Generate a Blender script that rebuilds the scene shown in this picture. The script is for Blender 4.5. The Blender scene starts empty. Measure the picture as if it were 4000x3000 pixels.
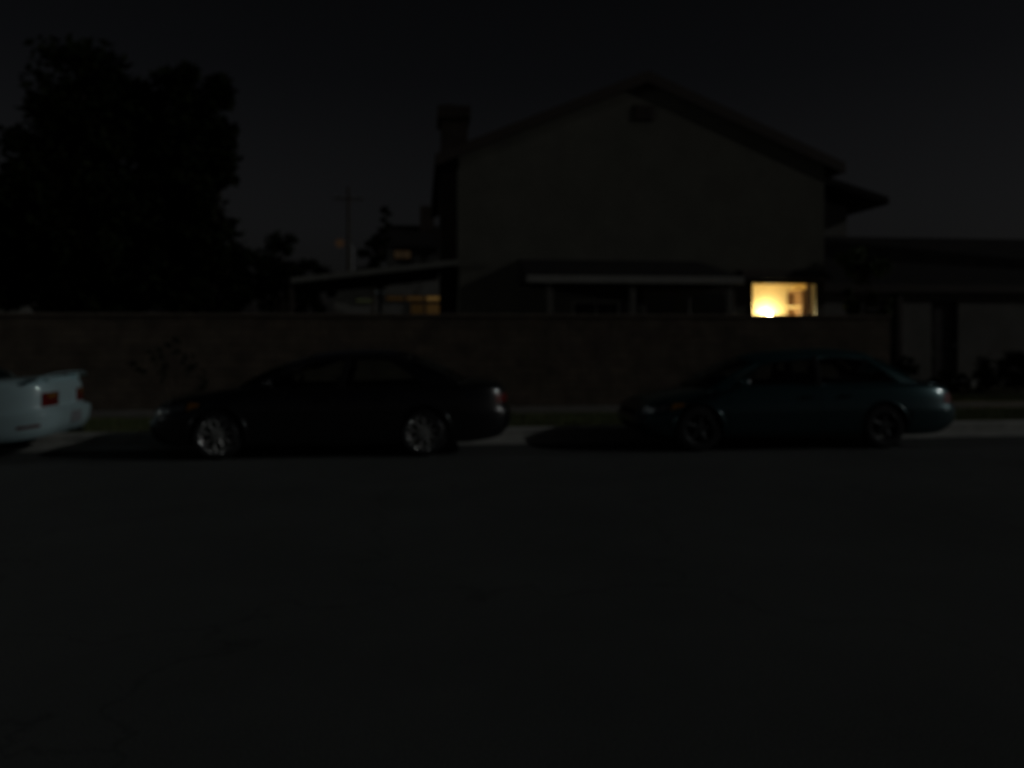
import bpy, bmesh, math, random
from mathutils import Vector, Matrix
random.seed(11)
R = math.radians
sc = bpy.context.scene
col = sc.collection

# ------------------------------------------------------------------ helpers
def tag(o, label=None, cat=None, group=None, kind=None):
    if label: o['label'] = label
    if cat: o['category'] = cat
    if group: o['group'] = group
    if kind: o['kind'] = kind
    return o

def empty(name, loc, rz=0.0):
    o = bpy.data.objects.new(name, None)
    o.empty_display_size = 0.2
    col.objects.link(o)
    o.location = loc
    o.rotation_euler = (0, 0, rz)
    return o

class MB:
    """collects shapes, links them as ONE mesh object"""
    def __init__(self):
        self.v = []; self.f = []; self.m = []; self.mi = 0
    def add(self, vs, fs):
        b = len(self.v)
        self.v += [tuple(p) for p in vs]
        for q in fs:
            self.f.append(tuple(i + b for i in q)); self.m.append(self.mi)
        return self
    def box(self, x0, x1, y0, y1, z0, z1):
        vs = [(x, y, z) for z in (z0, z1) for y in (y0, y1) for x in (x0, x1)]
        return self.add(vs, [(0, 2, 3, 1), (4, 5, 7, 6), (0, 1, 5, 4), (2, 6, 7, 3), (0, 4, 6, 2), (1, 3, 7, 5)])
    def prism(self, poly, y0, y1):
        """poly in (x,z), counter-clockwise seen from -y; extruded along y"""
        n = len(poly)
        vs = [(x, y0, z) for x, z in poly] + [(x, y1, z) for x, z in poly]
        fs = [tuple(range(n)), tuple(range(2 * n - 1, n - 1, -1))]
        for i in range(n):
            j = (i + 1) % n
            fs.append((i, i + n, j + n, j))
        return self.add(vs, fs)
    def prism_x(self, poly, x0, x1):
        """poly in (y,z); extruded along x"""
        n = len(poly)
        vs = [(x0, y, z) for y, z in poly] + [(x1, y, z) for y, z in poly]
        fs = [tuple(range(n)), tuple(range(2 * n - 1, n - 1, -1))]
        for i in range(n):
            j = (i + 1) % n
            fs.append((i, i + n, j + n, j))
        return self.add(vs, fs)
    def quad(self, a, b, c, d):
        return self.add([a, b, c, d], [(0, 1, 2, 3)])
    def tube(self, pts, rads, n=8, caps=True):
        pts = [Vector(p) for p in pts]
        rings = []
        up = Vector((0.13, 0.91, 0.31)).normalized()
        for i, p in enumerate(pts):
            d = (pts[min(i + 1, len(pts) - 1)] - pts[max(i - 1, 0)]).normalized()
            a = d.cross(up)
            if a.length < 1e-3: a = d.cross(Vector((1, 0, 0)))
            a.normalize(); b = d.cross(a)
            r = rads[i] if isinstance(rads, (list, tuple)) else rads
            rings.append([p + (a * math.cos(2 * math.pi * k / n) + b * math.sin(2 * math.pi * k / n)) * r for k in range(n)])
        vs = [q for rg in rings for q in rg]; fs = []
        for i in range(len(pts) - 1):
            for k in range(n):
                k2 = (k + 1) % n
                fs.append((i * n + k, i * n + k2, (i + 1) * n + k2, (i + 1) * n + k))
        if caps:
            fs.append(tuple(range(n - 1, -1, -1)))
            fs.append(tuple((len(pts) - 1) * n + k for k in range(n)))
        return self.add(vs, fs)
    def grid(self, rows, closed=False):
        """rows: list of equal-length point lists"""
        n = len(rows[0]); vs = [p for r in rows for p in r]; fs = []
        for i in range(len(rows) - 1):
            for k in range(n if closed else n - 1):
                k2 = (k + 1) % n
                fs.append((i * n + k, i * n + k2, (i + 1) * n + k2, (i + 1) * n + k))
        return self.add(vs, fs)
    def lathe_y(self, prof, c, n=40, closed=True):
        """profile (r, y) spun about the y axis through c"""
        rows = []
        for k in range(n):
            a = 2 * math.pi * k / n
            rows.append([(c[0] + r * math.cos(a), c[1] + y, c[2] + r * math.sin(a)) for r, y in prof])
        m = len(prof); vs = [p for r in rows for p in r]; fs = []
        for k in range(n):
            k2 = (k + 1) % n
            for i in range(m if closed else m - 1):
                i2 = (i + 1) % m
                fs.append((k * m + i, k * m + i2, k2 * m + i2, k2 * m + i))
        return self.add(vs, fs)
    def ball(self, c, r, n=12, sx=1, sy=1, sz=1):
        rows = []
        for i in range(n // 2 + 1):
            t = math.pi * i / (n // 2)
            rr = max(math.sin(t), 1e-4)
            rows.append([(c[0] + sx * r * rr * math.cos(2 * math.pi * k / n), c[1] + sy * r * rr * math.sin(2 * math.pi * k / n),
                          c[2] - sz * r * math.cos(t)) for k in range(n)])
        return self.grid(rows, closed=True)
    def build(self, name, mats, parent=None, smooth=False, angle=35, bevel=0.0, recalc=True):
        me = bpy.data.meshes.new(name)
        me.from_pydata(self.v, [], self.f)
        if not isinstance(mats, (list, tuple)): mats = [mats]
        for m in mats: me.materials.append(m)
        if len(mats) > 1:
            me.polygons.foreach_set('material_index', self.m)
        if recalc:
            bm = bmesh.new(); bm.from_mesh(me)
            bmesh.ops.recalc_face_normals(bm, faces=bm.faces)
            bm.to_mesh(me); bm.free()
        me.update()
        o = bpy.data.objects.new(name, me)
        col.objects.link(o)
        if parent: o.parent = parent
        if smooth:
            me.shade_smooth(); me.set_sharp_from_angle(angle=R(angle))
        if bevel:
            md = o.modifiers.new('bevel', 'BEVEL'); md.width = bevel; md.segments = 2; md.limit_method = 'ANGLE'; md.angle_limit = R(40)
        return o

def lerp(a, b, t): return a + (b - a) * t
def table(pts):
    """smooth interpolation through (x, value) pairs"""
    def f(x):
        if x <= pts[0][0]: return pts[0][1]
        if x >= pts[-1][0]: return pts[-1][1]
        for i in range(len(pts) - 1):
            if x <= pts[i + 1][0]:
                x0, y0 = pts[i]; x1, y1 = pts[i + 1]
                m = lambda k: 0 if k in (0, len(pts) - 1) and len(pts) > 2 and False else (
                    (pts[min(k + 1, len(pts) - 1)][1] - pts[max(k - 1, 0)][1]) / (pts[min(k + 1, len(pts) - 1)][0] - pts[max(k - 1, 0)][0]))
                h = x1 - x0; t = (x - x0) / h
                return ((2 * t ** 3 - 3 * t ** 2 + 1) * y0 + (t ** 3 - 2 * t ** 2 + t) * h * m(i)
                        + (-2 * t ** 3 + 3 * t ** 2) * y1 + (t ** 3 - t ** 2) * h * m(i + 1))
    return f

# ------------------------------------------------------------------ materials
def mat(name, base, rough=0.7, metal=0.0, coat=0.0, var=0.0, scale=6.0, bump=0.0, bscale=40.0, spec=0.5, base2=None, stretch=None, sheen=0.0):
    m = bpy.data.materials.new(name); m.use_nodes = True
    nt = m.node_tree; p = nt.nodes['Principled BSDF']
    p.inputs['Base Color'].default_value = (*base, 1)
    p.inputs['Roughness'].default_value = rough
    p.inputs['Metallic'].default_value = metal
    p.inputs['Coat Weight'].default_value = coat
    p.inputs['Coat Roughness'].default_value = 0.06
    p.inputs['Specular IOR Level'].default_value = spec
    tc = nt.nodes.new('ShaderNodeTexCoord')
    src = tc.outputs['Object']
    if stretch:
        mp = nt.nodes.new('ShaderNodeMapping'); mp.inputs['Scale'].default_value = stretch
        nt.links.new(src, mp.inputs['Vector']); src = mp.outputs['Vector']
    if var or base2:
        n = nt.nodes.new('ShaderNodeTexNoise'); n.inputs['Scale'].default_value = scale; n.inputs['Detail'].default_value = 6
        n.inputs['Roughness'].default_value = 0.65
        nt.links.new(src, n.inputs['Vector'])
        r = nt.nodes.new('ShaderNodeValToRGB')
        r.color_ramp.elements[0].position = 0.32; r.color_ramp.elements[1].position = 0.7
        b2 = base2 or tuple(min(1, c * (1 + var)) for c in base)
        r.color_ramp.elements[0].color = (*(tuple(c * (1 - var) for c in base) if var else base), 1)
        r.color_ramp.elements[1].color = (*b2, 1)
        nt.links.new(n.outputs['Fac'], r.inputs['Fac'])
        nt.links.new(r.outputs['Color'], p.inputs['Base Color'])
    if bump:
        n2 = nt.nodes.new('ShaderNodeTexNoise'); n2.inputs['Scale'].default_value = bscale; n2.inputs['Detail'].default_value = 5
        nt.links.new(src, n2.inputs['Vector'])
        b = nt.nodes.new('ShaderNodeBump'); b.inputs['Strength'].default_value = bump; b.inputs['Distance'].default_value = 0.02
        nt.links.new(n2.outputs['Fac'], b.inputs['Height'])
        nt.links.new(b.outputs['Normal'], p.inputs['Normal'])
    return m

def emit(name, colr, strength):
    m = bpy.data.materials.new(name); m.use_nodes = True
    nt = m.node_tree; nt.nodes.clear()
    o = nt.nodes.new('ShaderNodeOutputMaterial'); e = nt.nodes.new('ShaderNodeEmission')
    e.inputs['Color'].default_value = (*colr, 1); e.inputs['Strength'].default_value = strength
    nt.links.new(e.outputs[0], o.inputs[0])
    return m

def glass(name, tint, refl=1.0):
    m = bpy.data.materials.new(name); m.use_nodes = True
    nt = m.node_tree; nt.nodes.clear()
    o = nt.nodes.new('ShaderNodeOutputMaterial'); mx = nt.nodes.new('ShaderNodeMixShader')
    t = nt.nodes.new('ShaderNodeBsdfTransparent'); t.inputs[0].default_value = (*tint, 1)
    g = nt.nodes.new('ShaderNodeBsdfGlossy'); g.inputs['Roughness'].default_value = 0.03
    g.inputs['Color'].default_value = (refl, refl, refl, 1)
    fr = nt.nodes.new('ShaderNodeFresnel'); fr.inputs['IOR'].default_value = 1.5
    nt.links.new(fr.outputs[0], mx.inputs[0]); nt.links.new(t.outputs[0], mx.inputs[1]); nt.links.new(g.outputs[0], mx.inputs[2])
    nt.links.new(mx.outputs[0], o.inputs[0])
    return m

def brickmat(name, c1, c2, mortar, bw, bh, ms=0.012, axis='XZ'):
    m = bpy.data.materials.new(name); m.use_nodes = True
    nt = m.node_tree; p = nt.nodes['Principled BSDF']; p.inputs['Roughness'].default_value = 0.9
    p.inputs['Specular IOR Level'].default_value = 0.2
    tc = nt.nodes.new('ShaderNodeTexCoord'); sp = nt.nodes.new('ShaderNodeSeparateXYZ'); cb = nt.nodes.new('ShaderNodeCombineXYZ')
    ad = nt.nodes.new('ShaderNodeMath'); ad.operation = 'ADD'
    nt.links.new(tc.outputs['Object'], sp.inputs[0])
    nt.links.new(sp.outputs['X'], ad.inputs[0]); nt.links.new(sp.outputs['Y'], ad.inputs[1])
    nt.links.new(ad.outputs[0], cb.inputs['X']); nt.links.new(sp.outputs['Z'], cb.inputs['Y'])
    b = nt.nodes.new('ShaderNodeTexBrick')
    b.inputs['Color1'].default_value = (*c1, 1); b.inputs['Color2'].default_value = (*c2, 1); b.inputs['Mortar'].default_value = (*mortar, 1)
    b.inputs['Scale'].default_value = 1.0; b.inputs['Brick Width'].default_value = bw; b.inputs['Row Height'].default_value = bh
    b.inputs['Mortar Size'].default_value = ms; b.inputs['Mortar Smooth'].default_value = 0.3; b.inputs['Bias'].default_value = 0.0
    nt.links.new(cb.outputs[0], b.inputs['Vector'])
    n = nt.nodes.new('ShaderNodeTexNoise'); n.inputs['Scale'].default_value = 3; n.inputs['Detail'].default_value = 8
    nt.links.new(tc.outputs['Object'], n.inputs['Vector'])
    mx = nt.nodes.new('ShaderNodeMix'); mx.data_type = 'RGBA'; mx.blend_type = 'MULTIPLY'; mx.inputs['Factor'].default_value = 0.7
    rp = nt.nodes.new('ShaderNodeValToRGB'); rp.color_ramp.elements[0].position = 0.3; rp.color_ramp.elements[0].color = (0.45, 0.45, 0.45, 1)
    rp.color_ramp.elements[1].position = 0.65; rp.color_ramp.elements[1].color = (1, 1, 1, 1)
    nt.links.new(n.outputs['Fac'], rp.inputs[0])
    nt.links.new(b.outputs['Color'], mx.inputs['A']); nt.links.new(rp.outputs['Color'], mx.inputs['B'])
    nt.links.new(mx.outputs['Result'], p.inputs['Base Color'])
    n3 = nt.nodes.new('ShaderNodeTexNoise'); n3.inputs['Scale'].default_value = 45; n3.inputs['Detail'].default_value = 4
    nt.links.new(tc.outputs['Object'], n3.inputs['Vector'])
    ma = nt.nodes.new('ShaderNodeMath'); ma.operation = 'MULTIPLY_ADD'; ma.inputs[1].default_value = -1.0
    nt.links.new(b.outputs['Fac'], ma.inputs[0]); nt.links.new(n3.outputs['Fac'], ma.inputs[2])
    bp = nt.nodes.new('ShaderNodeBump'); bp.inputs['Strength'].default_value = 0.8; bp.inputs['Distance'].default_value = 0.015
    nt.links.new(ma.outputs[0], bp.inputs['Height']); nt.links.new(bp.outputs[0], p.inputs['Normal'])
    return m

def asphaltmat():
    m = mat('asphalt', (0.098, 0.102, 0.10), 0.82, var=0.16, scale=0.55, bump=0.6, bscale=160, spec=0.35)
    nt = m.node_tree; p = nt.nodes['Principled BSDF']
    tc = [n for n in nt.nodes if n.type == 'TEX_COORD'][0]
    ramp = [n for n in nt.nodes if n.type == 'VALTORGB'][0]
    v = nt.nodes.new('ShaderNodeTexNoise'); v.inputs['Scale'].default_value = 120; v.inputs['Detail'].default_value = 3
    nt.links.new(tc.outputs['Object'], v.inputs['Vector'])
    r2 = nt.nodes.new('ShaderNodeValToRGB'); r2.color_ramp.elements[0].position = 0.35; r2.color_ramp.elements[0].color = (0.55, 0.55, 0.55, 1)
    r2.color_ramp.elements[1].position = 0.68; r2.color_ramp.elements[1].color = (1.35, 1.35, 1.35, 1)
    nt.links.new(v.outputs['Fac'], r2.inputs[0])
    # hairline cracks
    w = nt.nodes.new('ShaderNodeTexVoronoi'); w.feature = 'DISTANCE_TO_EDGE'; w.inputs['Scale'].default_value = 0.33
    wn = nt.nodes.new('ShaderNodeTexNoise'); wn.inputs['Scale'].default_value = 1.7; wn.inputs['Detail'].default_value = 5
    nt.links.new(tc.outputs['Object'], wn.inputs['Vector'])
    va = nt.nodes.new('ShaderNodeVectorMath'); va.operation = 'ADD'
    nt.links.new(tc.outputs['Object'], va.inputs[0]); nt.links.new(wn.outputs['Color'], va.inputs[1])
    nt.links.new(va.outputs[0], w.inputs['Vector'])
    r3 = nt.nodes.new('ShaderNodeValToRGB'); r3.color_ramp.elements[0].position = 0.002; r3.color_ramp.elements[0].color = (0.72, 0.72, 0.72, 1)
    r3.color_ramp.elements[1].position = 0.006; r3.color_ramp.elements[1].color = (1, 1, 1, 1)
    nt.links.new(w.outputs['Distance'], r3.inputs[0])
    a = nt.nodes.new('ShaderNodeMix'); a.data_type = 'RGBA'; a.blend_type = 'MULTIPLY'; a.inputs['Factor'].default_value = 1
    b = nt.nodes.new('ShaderNodeMix'); b.data_type = 'RGBA'; b.blend_type = 'MULTIPLY'; b.inputs['Factor'].default_value = 1
    nt.links.new(ramp.outputs['Color'], a.inputs['A']); nt.links.new(r2.outputs['Color'], a.inputs['B'])
    nt.links.new(a.outputs['Result'], b.inputs['A']); nt.links.new(r3.outputs['Color'], b.inputs['B'])
    nt.links.new(b.outputs['Result'], p.inputs['Base Color'])
    return m

M = {}
M['asphalt'] = asphaltmat()
M['concrete'] = mat('concrete', (0.45, 0.445, 0.415), 0.85, var=0.25, scale=3, bump=0.4, bscale=90, spec=0.3)
M['sidewalk'] = brickmat('sidewalk_slabs', (0.22, 0.205, 0.185), (0.20, 0.185, 0.165), (0.14, 0.13, 0.12), 1.5, 9.0, 0.012)
M['soil'] = mat('soil', (0.09, 0.085, 0.05), 0.95, var=0.35, scale=4, bump=0.6, bscale=30, spec=0.1)
M['grass'] = mat('grass_blade', (0.09, 0.12, 0.04), 0.7, base2=(0.15, 0.16, 0.07), scale=1.4, spec=0.2)
M['block'] = brickmat('slump_block', (0.172, 0.134, 0.102), (0.142, 0.112, 0.086), (0.112, 0.094, 0.076), 0.41, 0.152)
M['cap'] = mat('block_cap', (0.15, 0.12, 0.095), 0.9, var=0.25, scale=5, bump=0.5, bscale=40)
M['stucco'] = mat('tan_stucco', (0.155, 0.148, 0.125), 0.92, var=0.14, scale=1.1, bump=0.5, bscale=70, spec=0.15)
M['stucco2'] = mat('grey_stucco', (0.21, 0.20, 0.185), 0.92, var=0.14, scale=1.3, bump=0.5, bscale=70, spec=0.15)
M['fasciadark'] = mat('brown_trim', (0.055, 0.04, 0.032), 0.75, var=0.25, scale=6, stretch=(1, 1, 6))
M['fascia'] = mat('pale_trim', (0.29, 0.28, 0.255), 0.6, var=0.12, scale=4, bump=0.15, bscale=25)
M['fasciapatio'] = mat('darker_trim', (0.19, 0.185, 0.165), 0.7, var=0.2, scale=3, bump=0.15, bscale=25)  # darker tone of the pale trim for the patio fascia
M['shingle'] = brickmat('dark_shingle', (0.038, 0.033, 0.031), (0.028, 0.025, 0.024), (0.016, 0.015, 0.015), 0.3, 0.14, 0.01)
M['brick'] = brickmat('chimney_brick', (0.075, 0.05, 0.042), (0.06, 0.042, 0.035), (0.07, 0.062, 0.055), 0.21, 0.075)
M['wood'] = mat('brown_wood', (0.20, 0.11, 0.05), 0.55, var=0.3, scale=5, stretch=(1, 1, 0.15))
M['postpaint'] = mat('post_paint', (0.13, 0.12, 0.105), 0.6, var=0.12, scale=5)
M['doordark'] = mat('dark_door_paint', (0.035, 0.025, 0.022), 0.5, var=0.2, scale=4)
M['winframe'] = mat('window_frame', (0.33, 0.31, 0.28), 0.45, var=0.08, scale=6)
M['winframedark'] = mat('bronze_frame', (0.06, 0.05, 0.04), 0.4, var=0.1, scale=6)
M['pane'] = glass('window_pane', (0.96, 0.97, 0.96))
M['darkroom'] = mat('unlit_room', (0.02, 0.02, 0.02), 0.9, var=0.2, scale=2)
M['roomwall'] = mat('cream_room_paint', (0.80, 0.68, 0.40), 0.85, var=0.05, scale=2, bump=0.1, bscale=60)
M['roomceil'] = mat('room_ceiling', (0.62, 0.48, 0.28), 0.9, var=0.06, scale=2)
M['beige'] = mat('tan_curtain', (0.33, 0.22, 0.15), 0.9, var=0.2, scale=9, stretch=(6, 6, 0.4))
M['curtain'] = mat('brown_curtain', (0.10, 0.06, 0.05), 0.9, var=0.2, scale=9, stretch=(6, 6, 0.4))
M['bark'] = mat('bark', (0.07, 0.055, 0.04), 0.95, var=0.4, scale=7, bump=0.8, bscale=20, stretch=(1, 1, 0.3))
M['leaf'] = mat('dark_leaf', (0.013, 0.018, 0.009), 0.9, base2=(0.024, 0.03, 0.013), scale=0.9, spec=0.0)
M['leaf2'] = mat('ivy_leaf', (0.045, 0.065, 0.02), 0.6, base2=(0.08, 0.10, 0.03), scale=1.3, spec=0.3)
M['leaf3'] = mat('hedge_leaf', (0.014, 0.02, 0.01), 0.9, base2=(0.026, 0.032, 0.015), scale=1.5, spec=0.0)
M['steel'] = mat('galvanised_steel', (0.35, 0.35, 0.35), 0.5, metal=0.8, var=0.15, scale=5)
# car materials
def paint(name, c, flake=0.0, rough=0.35, cr=0.05):
    m = mat(name, c, rough, coat=1.0, var=0.05, scale=1.2, spec=0.5)
    m.node_tree.nodes['Principled BSDF'].inputs['Metallic'].default_value = flake
    m.node_tree.nodes['Principled BSDF'].inputs['Coat Roughness'].default_value = cr; m.node_tree.nodes['Principled BSDF'].inputs['Coat IOR'].default_value = 1.75
    return m
M['paint_black'] = paint('black_paint', (0.006, 0.006, 0.007), 0.0, 0.3)
M['paint_teal'] = paint('teal_paint', (0.015, 0.066, 0.075), 0.6, 0.32, 0.13)
M['roof_teal'] = paint('matte_teal_roof', (0.013, 0.055, 0.062), 0.3, 0.5, 0.3)  # rougher and uncoated so the lit window reflects only faintly
M['roof_teal'].node_tree.nodes['Principled BSDF'].inputs['Coat Weight'].default_value = 0.0
M['roof_teal'].node_tree.nodes['Principled BSDF'].inputs['Specular IOR Level'].default_value = 0.25
M['paint_white'] = paint('white_paint', (0.56, 0.76, 0.80), 0.0, 0.4)
M['trimblack'] = mat('black_plastic', (0.012, 0.012, 0.012), 0.7, var=0.1, scale=8, spec=0.15)
M['interior'] = mat('car_interior', (0.05, 0.05, 0.052), 0.85, var=0.2, scale=6)
M['seatcloth'] = mat('seat_cloth', (0.11, 0.11, 0.115), 0.9, var=0.2, scale=12)
M['carglass'] = glass('car_glass', (0.72, 0.78, 0.76))
M['tyre'] = mat('tyre_rubber', (0.014, 0.014, 0.015), 0.8, var=0.2, scale=9)
M['chrome'] = mat('polished_rim', (0.75, 0.76, 0.77), 0.12, metal=1.0, var=0.06, scale=8)
M['machined'] = mat('machined_alloy', (0.62, 0.62, 0.60), 0.38, metal=0.6, var=0.08, scale=9)
M['alloy'] = mat('dull_alloy', (0.075, 0.078, 0.08), 0.55, metal=0.8, var=0.15, scale=8)
M['disc'] = mat('brake_disc', (0.09, 0.09, 0.09), 0.5, metal=0.8, var=0.2, scale=10)
M['lens'] = mat('clear_lamp_lens', (0.42, 0.45, 0.47), 0.14, metal=0.35, coat=1.0, var=0.25, scale=18)
M['clearlens'] = glass('clear_lens_cover', (0.93, 0.95, 0.95))
M['reflector'] = mat('lamp_reflector', (0.86, 0.88, 0.90), 0.2, metal=0.12, var=0.05, scale=10, bump=0.0)
M['amber'] = mat('amber_lens', (0.28, 0.12, 0.015), 0.2, coat=1.0, var=0.15, scale=20)
M['redlens'] = mat('red_lens', (0.18, 0.016, 0.014), 0.22, coat=1.0, var=0.2, scale=20)
M['reddark'] = mat('dark_red_lens', (0.16, 0.012, 0.01), 0.25, coat=1.0, var=0.2, scale=20)
M['plate'] = mat('licence_plate', (0.30, 0.31, 0.33), 0.5, var=0.1, scale=9)

# ------------------------------------------------------------------ setting
def sheet(name, x0, x1, y0, y1, z, m, label=None):
    b = MB(); b.quad((x0, y0, z), (x1, y0, z), (x1, y1, z), (x0, y1, z))
    return tag(b.build(name, m), kind='structure')
sheet('ground', -400, 400, -400, 600, -0.03, M['soil'])
KY = 12.2
sheet('road', -90, 90, -11, 11.47, 0.0, M['asphalt'])
b = MB(); b.box(-90, 90, 11.47, KY, -0.1, 0.006); tag(b.build('gutter', M['concrete']), kind='structure')
b = MB(); b.prism_x([(KY, -0.1), (KY + 0.16, -0.1), (KY + 0.16, 0.145), (KY + 0.035, 0.145), (KY + 0.01, 0.125)], -90, 90)
tag(b.build('kerb', M['concrete']), kind='structure')
b = MB(); b.box(-90, 90, KY + 0.16, 14.4, -0.1, 0.125); tag(b.build('verge', M['soil']), kind='structure')
b = MB(); b.box(-90, 90, 14.4, 15.88, -0.1, 0.14); tag(b.build('pavement', M['sidewalk']), kind='structure')
b = MB(); b.box(-90, 90, 15.88, 140, -0.1, 0.12); tag(b.build('yard', M['soil']), kind='structure')

def blades(name, areas, per, h, mtl, label, cat):
    b = MB(); vs = b.v; fs = b.f
    for x0, x1, y0, y1, z in areas:
        for _ in range(int((x1 - x0) * (y1 - y0) * per)):
            x = random.uniform(x0, x1); y = random.uniform(y0, y1)
            hh = h * random.uniform(0.4, 1.2); a = random.uniform(0, 6.28); w = 0.006 + 0.006 * random.random()
            dx, dy = math.cos(a) * w, math.sin(a) * w
            lx, ly = random.gauss(0, 0.35) * hh, random.gauss(0, 0.35) * hh
            n = len(vs)
            vs += [(x - dx, y - dy, z - 0.01), (x + dx, y + dy, z - 0.01), (x + lx, y + ly, z + hh)]
            fs.append((n, n + 1, n + 2)); b.m.append(0)
    return tag(b.build(name, mtl, recalc=False), label, cat, kind='stuff')
blades('grass', [(-13, 13.5, KY + 0.17, 14.39, 0.125), (9.95, 19, 15.9, 17.6, 0.12)], 520, 0.075, M['grass'],
       'short patchy grass on the verge between the kerb and the block wall', 'grass')

# ------------------------------------------------------------------ block wall
wl = empty('block_wall', (0, 15.9, 0.1)); tag(wl, 'long tan block wall with a flat cap running behind the parked cars', 'wall')
def rel(o, p):  # keep world coordinates under a parent empty
    o.parent = p; o.matrix_parent_inverse = Matrix.Translation(-Vector(p.location)) if p.rotation_euler.z == 0 else p.matrix_world.inverted()
    return o
b = MB(); b.box(-19, 9.82, 15.9, 16.1, 0.05, 1.915); b.box(9.62, 9.82, 16.1, 19.98, 0.05, 1.915)
rel(b.build('masonry', M['block'], smooth=False), wl)
b = MB(); b.box(-19.02, 9.85, 15.87, 16.13, 1.915, 1.975); b.box(9.59, 9.85, 16.13, 19.97, 1.915, 1.975)
rel(b.build('wall_cap', M['cap'], bevel=0.012), wl)

# ------------------------------------------------------------------ main house
HX0, HX1, HY, PX = 0.95, 10.52, 20.0, 5.74
PZ, SL = 8.24, 0.418
hs = empty('two_storey_house', (5.7, HY, 0.12)); tag(hs, 'two storey tan stucco gable house with brick chimney and one lit window', 'house')
def rz(x): return PZ - SL * abs(x - PX)
T = 0.22
WX0, WX1, WZ0, WZ1 = 8.54, 10.28, 1.25, 2.88     # lit window opening
DX0, DX1, DZ1 = 5.72, 8.02, 2.62                 # glazed door under the porch
QX0, QX1, QZ0, QZ1 = 3.86, 5.0, 1.05, 2.36       # dark window under the porch
b = MB()
def wtop(x): return rz(x) - T
xs = [HX0, QX0, QX1, DX0, PX if False else DX1, WX0, WX1, HX1]
def strip(x0, x1, z0, z1=None):
    if x0 < PX < x1 and z1 is None:
        b.prism([(x0, z0), (x1, z0), (x1, wtop(x1)), (PX, wtop(PX)), (x0, wtop(x0))], HY, HY + 0.2)
    elif z1 is None:
        b.prism([(x0, z0), (x1, z0), (x1, wtop(x1)), (x0, wtop(x0))], HY, HY + 0.2)
    else:
        b.prism([(x0, z0), (x1, z0), (x1, z1), (x0, z1)], HY, HY + 0.2)
G = 0.1
strip(HX0, QX0, G); strip(QX0, QX1, G, QZ0); strip(QX0, QX1, QZ1); strip(QX1, DX0, G)
strip(DX0, DX1, DZ1); strip(DX1, WX0, G); strip(WX0, WX1, G, WZ0); strip(WX0, WX1, WZ1); strip(WX1, HX1, G)
b.box(HX0, HX0 + 0.2, HY + 0.2, 29.5, G, wtop(HX0) - 0.02); b.box(HX1 - 0.2, HX1, HY + 0.2, 29.5, G, wtop(HX1) - 0.02)
b.prism([(HX0, G), (HX1, G), (HX1, wtop(HX1)), (PX, wtop(PX)), (HX0, wtop(HX0))], 29.5, 29.7)
rel(b.build('wall', M['stucco']), hs)
# roof: two slabs with overhang
RX0, RX1, RY0, RY1 = 0.40, 11.02, 19.86, 30.1
b = MB()
b.prism([(RX0, rz(RX0) - 0.16), (PX, PZ - 0.16), (RX1, rz(RX1) - 0.16), (RX1, rz(RX1)), (PX, PZ), (RX0, rz(RX0))], RY0 + 0.04, RY1)
roof = rel(b.build('roof', M['shingle']), hs)
def child(o, p):
    o.parent = p; o.matrix_parent_inverse = p.matrix_world.inverted() if False else Matrix.Identity(4)
    # p sits at identity in the thing's own frame, so a sub-part shares the part's coordinates
    return o
b = MB()
for (xa, xb) in ((RX0 - 0.01, PX), (PX, RX1 + 0.01)):
    b.prism([(xa, rz(xa) - 0.27), (xb, rz(xb) - 0.27), (xb, rz(xb) + 0.012), (xa, rz(xa) + 0.012)], RY0, RY0 + 0.038)
child(b.build('rake_board', M['fasciadark']), roof)
for xg in (RX0 - 0.036, RX1 + 0.001):
    b = MB(); b.box(xg, xg + 0.035, RY0 + 0.04, RY1, rz(RX0) - 0.2, rz(RX0) + 0.004); child(b.build('eave_gutter', M['fasciadark']), roof)
b = MB(); b.box(5.42, 5.95, HY - 0.03, HY - 0.002, 7.02, 7.42)
for k in range(5): b.prism_x([(HY - 0.055, 7.05 + k * 0.075), (HY - 0.032, 7.085 + k * 0.075), (HY - 0.032, 7.1 + k * 0.075)], 5.45, 5.92)
rel(b.build('gable_vent', M['fasciadark']), hs)
# chimney on the left side wall
b = MB(); b.box(0.52, 0.94, 20.9, 22.3, G, 5.6); b.box(0.55, 1.22, 21.0, 22.2, 5.6, 7.2)
ch = rel(b.build('chimney', M['brick']), hs)
b = MB(); b.box(0.45, 1.30, 20.92, 22.28, 7.2, 7.52); b.box(0.62, 0.86, 21.2, 22.0, 7.52, 7.62)
child(b.build('chimney_cap', M['brick'], bevel=0.02), ch)
# right wing set back
b = MB(); b.prism([(10.53, G), (14.2, G), (14.2, 5.80), (10.53, 6.9)], 25.5, 33)
rel(b.build('wing_wall', M['stucco2']), hs)
b = MB(); b.prism([(10.53, 7.30), (15.42, 5.86), (15.38, 6.10), (10.53, 7.52)], 25.0, 33.4)
rel(b.build('wing_roof', M['shingle']), hs)
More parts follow.
